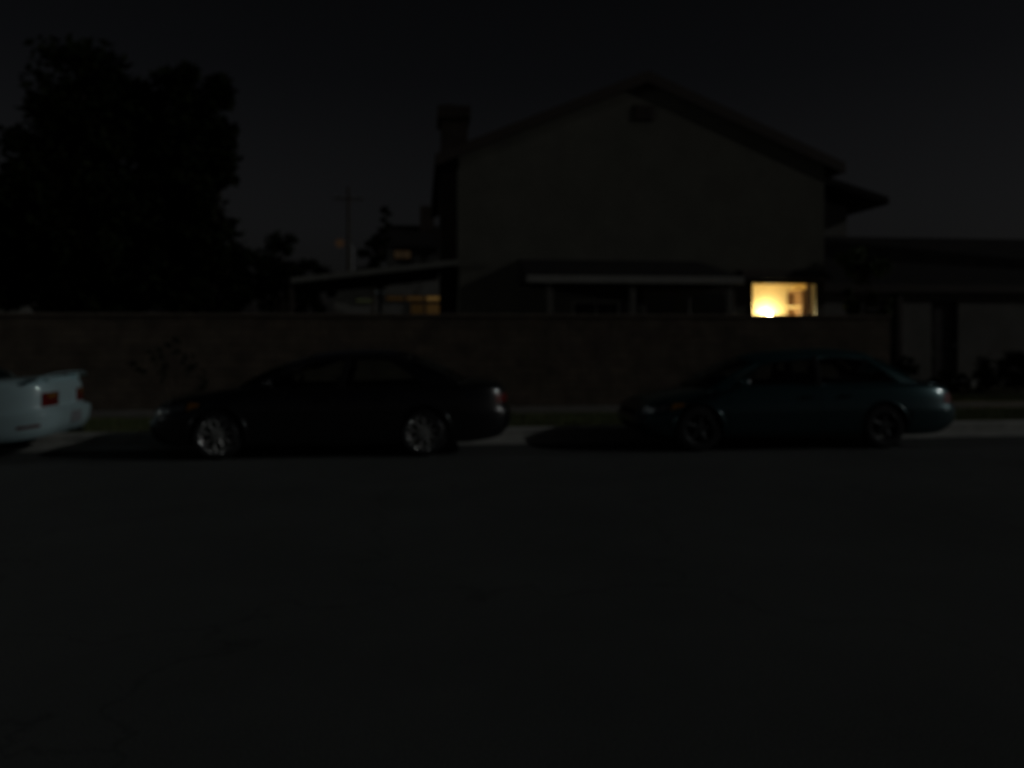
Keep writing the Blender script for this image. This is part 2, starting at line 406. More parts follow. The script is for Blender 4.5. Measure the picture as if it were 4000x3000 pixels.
# porch roof on the front
PY = 18.0
b = MB()
v = [(2.40, PY, 2.90), (7.43, PY, 2.90), (7.05, HY - 0.004, 3.44), (2.44, HY - 0.004, 3.44),
     (2.40, PY, 2.80), (7.43, PY, 2.80), (7.35, HY - 0.004, 2.80), (2.44, HY - 0.004, 2.80)]
b.add(v, [(0, 1, 2, 3), (4, 7, 6, 5), (0, 4, 5, 1), (1, 5, 6, 2), (2, 6, 7, 3), (3, 7, 4, 0)])
pr = rel(b.build('porch_roof', M['shingle']), hs)
b = MB(); b.box(2.38, 7.45, PY - 0.045, PY - 0.003, 2.735, 2.905); b.box(7.452, 7.49, PY - 0.04, HY - 0.01, 2.735, 2.90)
child(b.build('porch_fascia', M['fascia'], bevel=0.006), pr)
for x in (2.93, 4.86, 7.18):
    b = MB(); b.box(x - 0.06, x + 0.06, PY + 0.05, PY + 0.17, G, 2.798); b.box(x - 0.09, x + 0.09, PY + 0.02, PY + 0.20, G, 0.3)
    rel(b.build('porch_post', M['postpaint'], bevel=0.008), hs)
# hood over the lit window
b = MB(); b.prism_x([(HY - 0.32, 2.96), (HY - 0.003, 2.98), (HY - 0.003, 3.24), (HY - 0.32, 3.05)], 8.2, 10.56)
rel(b.build('window_hood', M['fasciadark'], bevel=0.006), hs)
# windows
def window(x0, x1, z0, z1, y, mull=1, frame=M['winframe'], parent=hs, name='window', pm=M['pane'], sill=True, w=0.055, trans=None):
    b = MB()
    b.box(x0 - w, x1 + w, y - 0.03, y + 0.05, z1 - 0.01, z1 + w); b.box(x0 - w, x1 + w, y - 0.03, y + 0.05, z0 - w, z0 + 0.01)
    b.box(x0 - w, x0 + 0.01, y - 0.03, y + 0.05, z0 + 0.01, z1 - 0.01); b.box(x1 - 0.01, x1 + w, y - 0.03, y + 0.05, z0 + 0.01, z1 - 0.01)
    for k in range(mull):
        xm = lerp(x0, x1, (k + 1) / (mull + 1)); b.box(xm - 0.02, xm + 0.02, y - 0.01, y + 0.03, z0 + 0.011, z1 - 0.011)
    if trans: b.box(x0 + 0.011, x1 - 0.011, y - 0.012, y + 0.032, trans - 0.05, trans + 0.05)
    f = rel(b.build(name, frame, bevel=0.004), parent)
    b = MB(); b.box(x0 + 0.01, x1 - 0.01, y + 0.006, y + 0.012, z0 + 0.01, z1 - 0.01)
    child(b.build('pane', pm), f)
    if sill:
        b = MB(); b.box(x0 - 0.09, x1 + 0.09, y - 0.07, y - 0.031, z0 - 0.1, z0 - w + 0.005); child(b.build('sill', frame, bevel=0.005), f)
    return f
lw = window(WX0, WX1, WZ0, WZ1, HY - 0.001, mull=0, w=0.04, frame=M['winframedark']); lw['label'] = 'brightly lit window with warm yellow light'
window(QX0, QX1, QZ0, QZ1, HY - 0.001, mull=1)
sd = window(DX0, DX1, 0.16, DZ1, HY - 0.001, mull=1, name='glazed_door', sill=False, w=0.08)
# pale blind drawn behind the glazed door
b = MB()
for k in range(46):
    x = DX0 + 0.02 + k * 0.05
    b.quad((x, HY + 0.06, 0.2), (x + 0.048, HY + 0.075, 0.2), (x + 0.048, HY + 0.075, DZ1 - 0.02), (x, HY + 0.06, DZ1 - 0.02))
child(b.build('blind', M['fascia'], recalc=False), sd)
# dark interior behind the dark window and the glazed door
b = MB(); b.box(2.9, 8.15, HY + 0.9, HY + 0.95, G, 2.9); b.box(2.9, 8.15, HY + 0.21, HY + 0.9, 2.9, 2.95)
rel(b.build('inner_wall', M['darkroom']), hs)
# lit room
b = MB()
rx0, rx1, ry1 = 8.2, 10.31, 21.35
b.box(rx0, rx1, ry1, ry1 + 0.1, 0.2, 3.0)
b.box(rx0 - 0.08, rx0, HY + 0.21, ry1 + 0.1, 0.2, 3.0)
b.box(rx1 + 0.002, rx1 + 0.008, HY + 0.21, ry1 + 0.1, 0.2, 3.0)
b.mi = 1
b.box(rx0 - 0.08, rx1, HY + 0.201, ry1 + 0.1, 3.0, 3.06)
b.mi = 0
b.box(rx0, rx1, HY + 0.201, ry1, 0.14, 0.2)
rel(b.build('lit_room', [M['roomwall'], M['roomceil']]), hs)

lamp = empty('table_lamp', (9.52, 21.12, 1.04)); tag(lamp, 'glowing globe table lamp standing behind the lit window', 'lamp')
b = MB(); b.tube([(0, 0, 0.02), (0, 0, 0.1), (0, 0, 0.6), (0, 0, 0.90)], [0.1, 0.035, 0.05, 0.02], 16); b.tube([(0, 0, 0), (0, 0, 0.03)], [0.13, 0.12], 20)
b.build('lamp_base', M['wood'], lamp, smooth=True)
b = MB(); b.ball((0, 0, 0.985), 0.1, 20); b.build('lamp_globe', emit('lamp_glow', (1.0, 0.81, 0.43), 150.0), lamp, smooth=True)
sb = empty('sideboard', (9.3, 21.12, 0.2)); tag(sb, 'wooden sideboard inside the lit room carrying the lamp', 'sideboard')
b = MB(); b.box(-0.7, 0.7, -0.2, 0.2, 0.08, 0.80); b.build('cabinet', M['wood'], sb, bevel=0.01)
b = MB(); b.box(-0.73, 0.73, -0.22, 0.22, 0.80, 0.84); b.build('top', M['wood'], sb, bevel=0.006)
for sx in (-0.62, 0.62):
    for sy in (-0.14, 0.14):
        b = MB(); b.box(sx - 0.03, sx + 0.03, sy - 0.03, sy + 0.03, 0.0, 0.08); b.build('leg', M['wood'], sb)
bk = empty('bookcase', (10.2, 20.85, 0.2)); tag(bk, 'brown wooden bookcase with arched top shelf at right inside the lit room', 'bookcase')
b = MB(); b.box(0.085, 0.10, -0.42, 0.42, 0, 2.55); b.box(-0.1, 0.085, -0.42, -0.39, 0, 2.55); b.box(-0.1, 0.085, 0.39, 0.42, 0, 2.55); b.box(-0.1, 0.085, -0.39, 0.39, 2.5, 2.55)
b.build('carcass', M['wood'], bk)
for z in (0.4, 0.85, 1.3, 1.75, 2.09):
    b = MB(); b.box(-0.1, 0.084, -0.389, 0.389, z, z + 0.03); b.build('shelf', M['roomwall'] if z > 2 else M['wood'], bk)
pf = empty('picture_frame', (8.86, 21.348, 2.62)); tag(pf, 'small dark picture frame high on the lit room wall', 'picture')
b = MB(); b.box(-0.2, 0.2, -0.03, 0.0, -0.14, 0.14); b.build('frame', M['wood'], pf)
b = MB(); b.box(-0.16, 0.16, -0.034, -0.031, -0.1, 0.1); b.build('picture', M['beige'], pf)
b = MB()
for k in range(12):
    a0, a1 = 10.14 + k * 0.012, 10.14 + (k + 1) * 0.012
    o0, o1 = (0.0, 0.03) if k % 2 == 0 else (0.03, 0.0)
    b.quad((a0, 20.24 + o0, 0.3), (a1, 20.24 + o1, 0.3), (a1, 20.24 + o1, 2.95), (a0, 20.24 + o0, 2.95))
cu = b.build('curtain', M['curtain'], recalc=False); tag(cu, 'narrow tan curtain gathered at the right edge of the lit window', 'curtain')
md = cu.modifiers.new('s', 'SOLIDIFY'); md.thickness = 0.004

# ------------------------------------------------------------------ patio cover left of the house
pc = empty('patio_cover', (-1.1, 19.8, 0.12)); tag(pc, 'sloping patio cover with pale fascia joined to the left of the tall house', 'patio cover')
b = MB(); b.prism([(-3.3, 2.84), (0.5, 3.29), (0.5, 3.36), (-3.3, 2.91)], 19.85, 24.6)
rel(b.build('roof_deck', M['shingle']), pc)
b = MB(); b.prism([(-3.1, 2.79), (0.92, 3.27), (0.92, 3.41), (-3.1, 2.93)], 19.8, 19.845)
rel(b.build('fascia_board', M['fasciapatio'], bevel=0.005), pc)
for x, y in ((-3.1, 19.95), (-3.1, 24.3), (-1.2, 24.3)):
    b = MB(); b.box(x - 0.05, x + 0.05, y - 0.05, y + 0.05, G, 2.84 + (x + 3.3) * 0.118 - 0.002); rel(b.build('post', M['fasciadark'], bevel=0.006), pc)
for y in (20.9, 21.9, 22.9, 23.9):
    b = MB(); b.prism([(-3.3, 2.72), (0.5, 3.17), (0.5, 3.288), (-3.3, 2.838)], y, y + 0.05); rel(b.build('rafter', M['fasciadark']), pc)

# ------------------------------------------------------------------ far house
fh = empty('far_house', (1.0, 42.0, 0.12)); tag(fh, 'distant dark roofed house with chimney and dim lit windows behind the patio cover', 'house')
fy = 42.0
b = MB(); b.box(-1.75, 6.0, fy, fy + 8, G, 6.05); b.box(-4.4, -1.752, fy, fy + 7, G, 4.0)
rel(b.build('wall', M['stucco2']), fh)
b = MB()
v = [(-2.55, fy - 0.6, 6.0), (6.5, fy - 0.6, 6.0), (6.5, fy + 8.6, 6.0), (-2.55, fy + 8.6, 6.0), (-1.8, fy + 3.4, 7.62), (6.5, fy + 3.4, 7.62)]
b.add(v, [(0, 3, 2, 1), (0, 1, 5, 4), (2, 3, 4, 5), (0, 4, 3), (1, 2, 5)])
fr = rel(b.build('roof', M['shingle']), fh)
b = MB(); b.box(-0.02, 0.75, fy + 2.2, fy + 3.2, 6.9, 8.55); child(b.build('chimney', M['brick']), fr)
b = MB()
v = [(-4.9, fy - 0.5, 3.95), (-1.754, fy - 0.5, 3.95), (-1.754, fy + 7.4, 3.95), (-4.9, fy + 7.4, 3.95), (-1.754, fy + 3.0, 4.9), (-3.4, fy + 3.0, 4.9)]
b.add(v, [(0, 3, 2, 1), (0, 1, 4, 5), (2, 3, 5, 4), (0, 5, 3), (1, 2, 4)])
rel(b.build('low_roof', M['shingle']), fh)
def litwin(x0, x1, z0, z1, e, mull=0, trans=None, lab=None):
    f = window(x0, x1, z0, z1, fy - 0.06, mull=mull, frame=M['winframedark'], parent=fh, pm=M['pane'], sill=False, w=0.05, trans=trans)
    b = MB(); b.box(x0 + 0.01, x1 - 0.01, fy - 0.03, fy - 0.004, z0 + 0.01, z1 - 0.01)
    child(b.build('lit_blind', e), f)
    if lab: f['label'] = lab
    return f
E_or = emit('warm_lit_blind', (0.9, 0.50, 0.14), 0.085)
E_or2 = emit('dim_warm_blind', (0.9, 0.48, 0.15), 0.028)
E_or3 = emit('faint_warm_blind', (0.9, 0.48, 0.15), 0.016)
E_up = emit('dim_orange_blind', (0.8, 0.5, 0.26), 0.018)
E_gr = emit('dim_green_light', (0.5, 0.55, 0.28), 0.02)
E_bl = emit('blue_glint_glow', (0.5, 0.58, 0.6), 0.022)  # bluish reflection put in as a glowing pane
litwin(0.3, 1.12, 3.27, 3.50, E_or, 0, None, 'brightest warm lit window pane'); litwin(-0.72, 0.18, 3.27, 3.50, E_or2, 0); litwin(-1.75, -0.84, 3.27, 3.50, E_or3, 0)
litwin(0.3, 1.12, 2.5, 3.10, E_or2, 0); litwin(-0.5, 0.18, 2.5, 3.10, E_or3, 0)
litwin(-1.35, -0.5, 5.44, 5.86, E_up, 1)
litwin(-3.3, -2.45, 3.16, 3.36, E_gr, 0); litwin(-2.35, -1.9, 3.60, 3.80, E_bl, 0)  # second pane is a reflected glint drawn as a glowing window

# ------------------------------------------------------------------ low house at the right
gh = empty('low_house', (14.5, 20.9, 0.12)); tag(gh, 'single storey house with long dark roof and dark door right of tall house', 'house')
gy = 21.0
GD0, GD1 = 14.2, 15.0
b = MB(); b.box(10.62, GD0, gy, gy + 0.2, G, 2.9); b.box(GD1, 26, gy, gy + 0.2, G, 2.9); b.box(GD0, GD1, gy, gy + 0.2, 2.5, 2.9)
b.box(25.8, 26, gy + 0.2, 29, G, 2.9); b.box(10.62, 10.8, gy + 0.2, 25.4, G, 2.9)
rel(b.build('wall', M['stucco2']), gh)
b = MB()
v = [(10.66, gy - 0.14, 2.92), (26.5, gy - 0.14, 2.92), (26.5, gy + 4.2, 4.78), (11.7, gy + 4.2, 4.78), (10.66, gy + 4.2, 4.2),
     (10.66, gy + 4.2, 2.92), (26.5, gy + 4.2, 2.92)]
b.add(v, [(0, 1, 2, 3, 4), (0, 5, 6, 1), (1, 6, 2), (2, 6, 5, 4, 3), (0, 4, 5)])
gr = rel(b.build('roof', M['shingle']), gh)
b = MB(); b.box(10.64, 26.5, gy - 0.18, gy - 0.142, 2.72, 2.935); child(b.build('eave_board', M['fasciadark']), gr)
b = MB(); b.box(GD0 + 0.004, GD1 - 0.004, gy + 0.1, gy + 0.15, 0.3, 2.496)
for zz in (0.45, 1.15, 1.8): b.box(GD0 + 0.12, GD0 + 0.36, gy + 0.085, gy + 0.099, zz, zz + 0.5); b.box(GD0 + 0.44, GD0 + 0.68, gy + 0.085, gy + 0.099, zz, zz + 0.5)
dr = rel(b.build('door', M['doordark'], bevel=0.005), gh)
b = MB(); b.ball((GD1 - 0.1, gy + 0.05, 1.25), 0.035, 12); child(b.build('handle', M['steel'], smooth=True), dr)
b = MB(); b.box(GD0 - 0.1, GD1 + 0.1, gy - 0.6, gy - 0.002, G, 0.29); rel(b.build('door_step', M['concrete'], bevel=0.01), gh)
b = MB(); b.box(13.1, 13.28, gy - 0.12, gy - 0.002, 0.12, 2.9); rel(b.build('downpipe', M['fasciadark'], bevel=0.02), gh)

lh = empty('left_house', (-18.0, 31.0, 0.12)); tag(lh, 'low pale walled house almost hidden behind the big dark trees', 'house')
b = MB(); b.box(-26, -12.5, 31, 38, G, 3.3); rel(b.build('wall', M['stucco2']), lh)
b = MB(); b.prism_x([(30.4, 3.3), (38.6, 3.3), (34.5, 4.6)], -26.5, -12.2); rel(b.build('roof', M['shingle']), lh)

# ------------------------------------------------------------------ trees and plants
def leaf_cloud(b, lobes, n, size, seed, squash=1.0):
    rnd = random.Random(seed)
    tot = sum(l[3] ** 2 for l in lobes)
    for (x, y, z, r) in lobes:
        # leaf clumps inside every lobe
        nc = max(6, int(18 * r * r)); clumps = []
        for _ in range(nc):
            d = Vector((rnd.gauss(0, 1), rnd.gauss(0, 1), rnd.gauss(0, 1))).normalized() * r * rnd.uniform(0.45, 1.02)
            clumps.append((Vector((x + d.x, y + d.y, z + d.z * squash)), r * rnd.uniform(0.18, 0.36)))
        for _ in range(int(n * r * r / tot)):
            c, cr = rnd.choice(clumps)
            p = c + Vector((rnd.gauss(0, .55), rnd.gauss(0, .55), rnd.gauss(0, .45))) * cr
            s = size * rnd.uniform(0.6, 1.3)
            a = Vector((rnd.gauss(0, 1), rnd.gauss(0, 1), rnd.gauss(0, 0.6))).normalized()
            t = a.cross(Vector((rnd.gauss(0, 1), rnd.gauss(0, 1), rnd.gauss(0, 1)))).normalized()
            k = len(b.v)
            b.v += [tuple(p - a * s), tuple(p + t * s * 0.45), tuple(p + a * s), tuple(p - t * s * 0.45)]
            b.f.append((k, k + 1, k + 2, k + 3)); b.m.append(0)

def tree(name, base, lobes, n, size, label, cat, seed, leafm, tr=0.2, group=None):
    root = empty(name, base); tag(root, label, cat, group)
    bx, by, bz = base
    rnd = random.Random(seed)
    L = [(x - bx, y - by, z - bz, r) for x, y, z, r in lobes]
    cx = sum(l[0] * l[3] for l in L) / sum(l[3] for l in L); cy = sum(l[1] * l[3] for l in L) / sum(l[3] for l in L)
    zt = min(l[2] for l in L)
    b = MB()
    fork = Vector((cx * 0.35, cy * 0.35, max(zt * 0.75, 0.4)))
    b.tube([(0, 0, -0.15), (cx * 0.1, cy * 0.1, fork.z * 0.5), fork], [tr * 1.25, tr, tr * 0.85], 10)
    for l in L:
        e = Vector(l[:3]); mid = fork.lerp(e, 0.5) + Vector((rnd.gauss(0, .15), rnd.gauss(0, .15), 0.15)) * l[3]
        b.tube([fork - Vector((0, 0, 0.05)), mid, e], [tr * 0.6, tr * 0.35, tr * 0.12], 7)
        for _ in range(4):
            d = Vector((rnd.gauss(0, 1), rnd.gauss(0, 1), rnd.gauss(0.2, 1))).normalized() * l[3] * 0.8
            s = mid.lerp(e, rnd.random()); b.tube([s, s + d * 0.6 + Vector((0, 0, .1)) * l[3], s + d], [tr * 0.2, tr * 0.1, tr * 0.04], 5)
    b.build('trunk', M['bark'], root, smooth=True)
    b = MB(); leaf_cloud(b, L, n, size, seed + 1); b.build('crown', leafm, root, recalc=False)
    return root
T_ = 'tall trees behind the block wall'
tree('broad_tree', (-8.3, 21.0, 0.1), [(-8.2, 21, 7.5, 1.35), (-6.9, 21.3, 6.9, 0.95), (-9.7, 21.2, 4.6, 0.9), (-9.9, 21.0, 3.0, 1.1), (-8.1, 21.2, 3.4, 1.3), (-8.9, 21.3, 6.3, 1.2), (-8.9, 20.8, 4.9, 1.25), (-9.2, 21, 3.4, 1.2), (-7.6, 21.4, 5.8, 1.3),
     (-7.5, 20.6, 4.0, 1.3), (-7.9, 21, 2.6, 1.2), (-7.0, 21, 2.9, 1.1)], 34000, 0.15,
     'tallest dark tree at far left with a broad rounded top above the wall', 'tree', 3, M['leaf'], 0.26, T_)
tree('leafy_tree', (-5.9, 21.3, 0.1), [(-5.75, 21.3, 7.75, 0.85), (-6.1, 21.5, 6.8, 1.0), (-5.4, 21.2, 6.2, 0.8), (-4.95, 21.2, 5.85, 0.42), (-6.0, 21.2, 5.2, 1.0),
     (-5.9, 21.4, 4.2, 0.95), (-5.2, 21.2, 3.6, 0.75), (-4.8, 21, 3.2, 0.5), (-6.2, 21.2, 2.9, 1.0), (-5.2, 21.1, 2.5, 0.8)], 24000, 0.14,
     'narrower dark tree with ragged right edge beside the broadest tree', 'tree', 8, M['leaf'], 0.2, T_)
tree('round_tree', (-5.2, 32.0, 0.1), [(-5.3, 32, 4.4, 0.95), (-6.4, 32, 3.9, 0.9), (-4.4, 32, 3.9, 0.75), (-5.3, 32, 3.1, 1.2), (-7.1, 32, 3.2, 0.8), (-3.9, 32, 3.1, 0.6)],
     9000, 0.12, 'low rounded dark tree between the tall trees and the patio cover', 'tree', 15, M['leaf'], 0.16)
tree('thin_tree', (-2.35, 40.0, 0.1), [(-2.35, 40, 5.6, 0.55), (-1.75, 40.0, 6.9, 0.38), (-1.65, 40.0, 7.55, 0.25), (-2.6, 40, 4.7, 0.6), (-2.0, 40, 6.2, 0.4)],
     4200, 0.11, 'small thin tree against the left corner of the distant dark roof', 'tree', 21, M['leaf'], 0.09)
tree('ivy_tree', (11.25, 19.6, 0.1), [(11.15, 19.6, 3.45, 0.42), (11.5, 19.6, 3.0, 0.5), (11.3, 19.7, 2.45, 0.45), (11.65, 19.6, 2.2, 0.42), (11.75, 19.6, 3.3, 0.32)],
     6000, 0.07, 'dark leafy small tree between the tall house and the low house', 'tree', 27, M['leaf2'], 0.08)

def bush(name, c, rx, rz_, n, size, label, seed, m, group=None):
    root = empty(name, (c[0], c[1], 0.12)); tag(root, label, 'bush', group)
    rnd = random.Random(seed)
    lobes = [(rnd.uniform(-rx, rx) * 0.6, rnd.uniform(-0.3, 0.3), rnd.uniform(0.35, 0.75) * rz_, min(rx, rz_) * rnd.uniform(0.4, 0.6)) for _ in range(6)] + [(0, 0, rz_ * 0.6, rz_ * 0.42)]
    b = MB()
    for _ in range(7):
        a = rnd.uniform(0, 6.28); b.tube([(0, 0, -0.05), (math.cos(a) * rx * .3, math.sin(a) * .2, rz_ * .4), (math.cos(a) * rx * .6, math.sin(a) * .35, rz_ * .8)], [0.02, 0.014, 0.006], 5)
    b.build('stems', M['bark'], root)
    b = MB(); leaf_cloud(b, lobes, n, size, seed); b.build('foliage', m, root, recalc=False)
    return root
bush('round_bush', (11.55, 18.6), 0.42, 1.2, 2600, 0.05, 'dark round bush just beyond the end of the block wall', 41, M['leaf3'])
bush('spreading_bush', (14.9, 18.6), 1.05, 0.95, 5200, 0.05, 'wide dark bush in front of the low house at right edge', 43, M['leaf3'])
bush('low_shrub', (13.0, 18.4), 0.9, 0.5, 2600, 0.045, 'low dark shrub before the dark door of the low house', 47, M['leaf3'])
# straggly shrub on the verge before the wall
b_ = empty('straggly_shrub', (-4.1, 14.15, 0.12)); tag(b_, 'thin straggly shrub on the verge behind the black sedan hood', 'bush')
b = MB(); rnd = random.Random(5)
tips = []
for (tx, tz) in ((-0.62, 0.86), (-0.35, 1.12), (-0.05, 1.22), (0.25, 0.98), (0.42, 0.66), (-0.2, 0.75)):
    b.tube([(0, 0, -0.05), (tx * 0.35, 0.03, tz * 0.55), (tx, rnd.uniform(-.12, .12), tz)], [0.018, 0.011, 0.004], 6); tips.append((tx, 0.0, tz))
b.build('stems', M['bark'], b_, smooth=True)
b = MB(); leaf_cloud(b, [(x, y, z, 0.2) for x, y, z in tips], 420, 0.04, 77); b.build('foliage', M['leaf3'], b_, recalc=False)

# ------------------------------------------------------------------ far pole and lamp
up = empty('utility_pole', (-5.7, 65, 0)); tag(up, 'faint tall wooden utility pole far beyond the patio cover', 'pole')
b = MB(); b.tube([(0, 0, 0), (0, 0, 13.2)], [0.15, 0.11], 10); b.build('mast', M['bark'], up, smooth=True)
b = MB(); b.box(-1.2, 1.2, -0.06, 0.06, 12.2, 12.34); b.build('crossarm', M['bark'], up)
for x in (-1.05, -0.45, 0.45, 1.05):
    b = MB(); b.tube([(x, 0, 12.34), (x, 0, 12.52)], [0.05, 0.035], 8); b.build('insulator', M['steel'], up)
sl = empty('street_lamp', (-6.2, 75, 0)); tag(sl, 'distant street lamp with a dim orange glow above the patio cover', 'street lamp')
b = MB(); b.tube([(0, 0, 0), (0, 0, 9.4), (-0.3, 0, 9.9), (-0.9, 0, 10.05)], [0.11, 0.08, 0.06, 0.05], 10); b.build('post', M['steel'], sl, smooth=True)
b = MB(); b.ball((-1.15, 0, 10.0), 0.36, 14, 1, 0.5, 0.4); b.build('lamp_head', M['steel'], sl, smooth=True)
b = MB(); b.ball((-1.15, 0, 9.82), 0.42, 16, 1, 0.8, 0.9); b.build('lamp_glass', emit('orange_lamp', (0.9, 0.5, 0.26), 0.017), sl, smooth=True)

s2 = empty('street_lamp', (-34, 12.75, 0.12)); tag(s2, 'white kerbside street lamp on a curved arm beyond the white sedan', 'street lamp')
b = MB(); b.tube([(0, 0, 0), (0, 0, 7.2), (0, -0.4, 7.9), (0, -1.1, 8.25), (0, -2.1, 8.3)], [0.12, 0.08, 0.06, 0.05, 0.045], 12); b.build('post', M['steel'], s2, smooth=True)
b = MB(); b.tube([(0, 0, 0), (0, 0, 0.5)], [0.2, 0.16], 12); b.build('base', M['steel'], s2, smooth=True)
b = MB(); b.ball((0, -2.4, 8.32), 0.36, 16, 0.55, 1.0, 0.3); b.build('lamp_head', M['steel'], s2, smooth=True)
b = MB(); b.ball((0, -2.45, 8.1), 0.2, 18, 1, 1, 0.9); b.build('lamp_glass', emit('white_lamp', (0.93, 1.0, 0.97), 950.0), s2, smooth=True)

# ------------------------------------------------------------------ cars
NS = 180
def superoutline(n):
    P = []
    D = 4000
    for k in range(D + 1):
        t = math.pi * k / D
        c, s = math.cos(t), math.sin(t)
        P.append((-math.copysign(abs(c) ** (2 / n), c), -abs(s) ** (2 / n)))
    # arc length with true car proportions (2.3 x 0.86)
    L = [0.0]
    for k in range(D):
        L.append(L[-1] + math.hypot((P[k + 1][0] - P[k][0]) * 2.3, (P[k + 1][1] - P[k][1]) * 0.86))
    def at(s):
        """s in [-0.5, 0.5]; negative s is the far side; 0 front centre; +-0.5 rear centre"""
        sg = 1 if s >= 0 else -1
        target = min(abs(s), 0.5) * 2 * L[-1]
        lo, hi = 0, D
        while hi - lo > 1:
            m = (lo + hi) // 2
            if L[m] <= target: lo = m
            else: hi = m
        f = (target - L[lo]) / max(L[hi] - L[lo], 1e-9)
        return lerp(P[lo][0], P[hi][0], f), sg * lerp(P[lo][1], P[hi][1], f)
    return at
OUT = superoutline(6.0)
OUTS = [OUT(-0.5 + k / NS) for k in range(NS)]

def make_wheel(root, x, y, side, Rt, Rr, style, rimm, name='wheel'):
    """side -1 = near camera (outer face at -y)"""
    s = side
    w = 0.2
    b = MB(); b.lathe_y([(0.03, s * -0.02), (Rr * 0.72, s * -0.02), (Rr * 0.72, s * -0.045), (0.03, s * -0.045)], (0, 0, 0), 28)
    hub = b.build(name, M['disc'], root, smooth=True); hub.location = (x, y, Rt)
    hw = w / 2
    prof = [(Rr, -hw * 0.86), (Rr + 0.012, -hw), (lerp(Rr, Rt, .5), -hw * 1.07), (Rt - 0.018, -hw * 0.98), (Rt - 0.002, -hw * 0.78), (Rt, 0), (Rt - 0.002, hw * 0.78), (Rt - 0.018, hw * 0.98),
            (lerp(Rr, Rt, .5), hw * 1.07), (Rr + 0.012, hw), (Rr, hw * 0.86)]
    b = MB(); b.lathe_y(prof, (0, 0, 0), 48); b.build('tyre', M['tyre'], hub, smooth=True)
    b = MB()
    o = s * hw
    P_dish = 0.056 if style == 'mesh' else 0.022
    lip = [(Rr + 0.004, o * 0.86), (Rr + 0.012, o * 0.98), (Rr + 0.006, o * 1.02)]
    r_, y_ = Rr - 0.001, hw
    for k in range(15):
        lip.append((r_, s * y_))
        ph = R(lerp(66, 30, k / 14)); ds = P_dish / 14
        r_ -= math.cos(ph) * ds; y_ -= math.sin(ph) * ds
    lip += [(r_ - 0.002, s * (y_ - 0.02)), (r_ - 0.004, -o * 0.7), (Rr - 0.005, -o * 0.75)]
    b.lathe_y(lip, (0, 0, 0), 64)
    b.mi = 1
    nsp = {'mesh': 9, 'five': 5, 'cover': 14}[style]
    yo = o * 0.72
    hubr = {'mesh': 0.055, 'five': 0.07, 'cover': 0.10}[style]
    b.lathe_y([(0.004, yo * 1.06), (hubr * 0.5, yo * 1.05), (hubr, yo * 0.92), (hubr, yo * 0.5), (0.004, yo * 0.5)], (0, 0, 0), 24)
    for k in range(nsp):
        a = 2 * math.pi * k / nsp + 0.2
        def bar(r0, a0, r1, a1, w0, w1, y0, y1, th):
            p0 = Vector((r0 * math.cos(a0), y0, r0 * math.sin(a0))); p1 = Vector((r1 * math.cos(a1), y1, r1 * math.sin(a1)))
            d = (p1 - p0).normalized(); t = d.cross(Vector((0, 1, 0))).normalized(); nn = Vector((0, 1, 0)) * (-s)
            vs = []
            for p, ww in ((p0, w0), (p1, w1)):
                vs += [p - t * ww, p - t * ww * 0.5 - nn * th * 0.45, p + t * ww * 0.5 - nn * th * 0.45, p + t * ww, p + nn * th]
            b.add(vs, [(0, 1, 6, 5), (1, 2, 7, 6), (2, 3, 8, 7), (3, 4, 9, 8), (4, 0, 5, 9), (4, 3, 2, 1, 0), (5, 6, 7, 8, 9)])
        if style == 'mesh':
            da = math.pi / nsp
            bar(hubr * 0.8, a, Rr * 0.62, a, 0.016, 0.013, yo * 0.95, yo * 1.0, 0.022)
            bar(Rr * 0.60, a, Rr - 0.018, a + da * 0.62, 0.012, 0.013, yo * 1.0, yo * 1.02, 0.02)
            bar(Rr * 0.60, a, Rr - 0.018, a - da * 0.62, 0.012, 0.013, yo * 1.0, yo * 1.02, 0.02)
        elif style == 'five':
            bar(hubr * 0.7, a, Rr - 0.018, a, 0.042, 0.03, yo * 0.95, yo * 0.98, 0.03)
        else:
            bar(hubr * 0.8, a, Rr - 0.016, a, 0.02, 0.034, yo * 0.98, yo * 0.95, 0.012)
    b.build('rim', [rimm, M['machined'] if style == 'mesh' else rimm], hub, smooth=True, angle=40)
    return hub

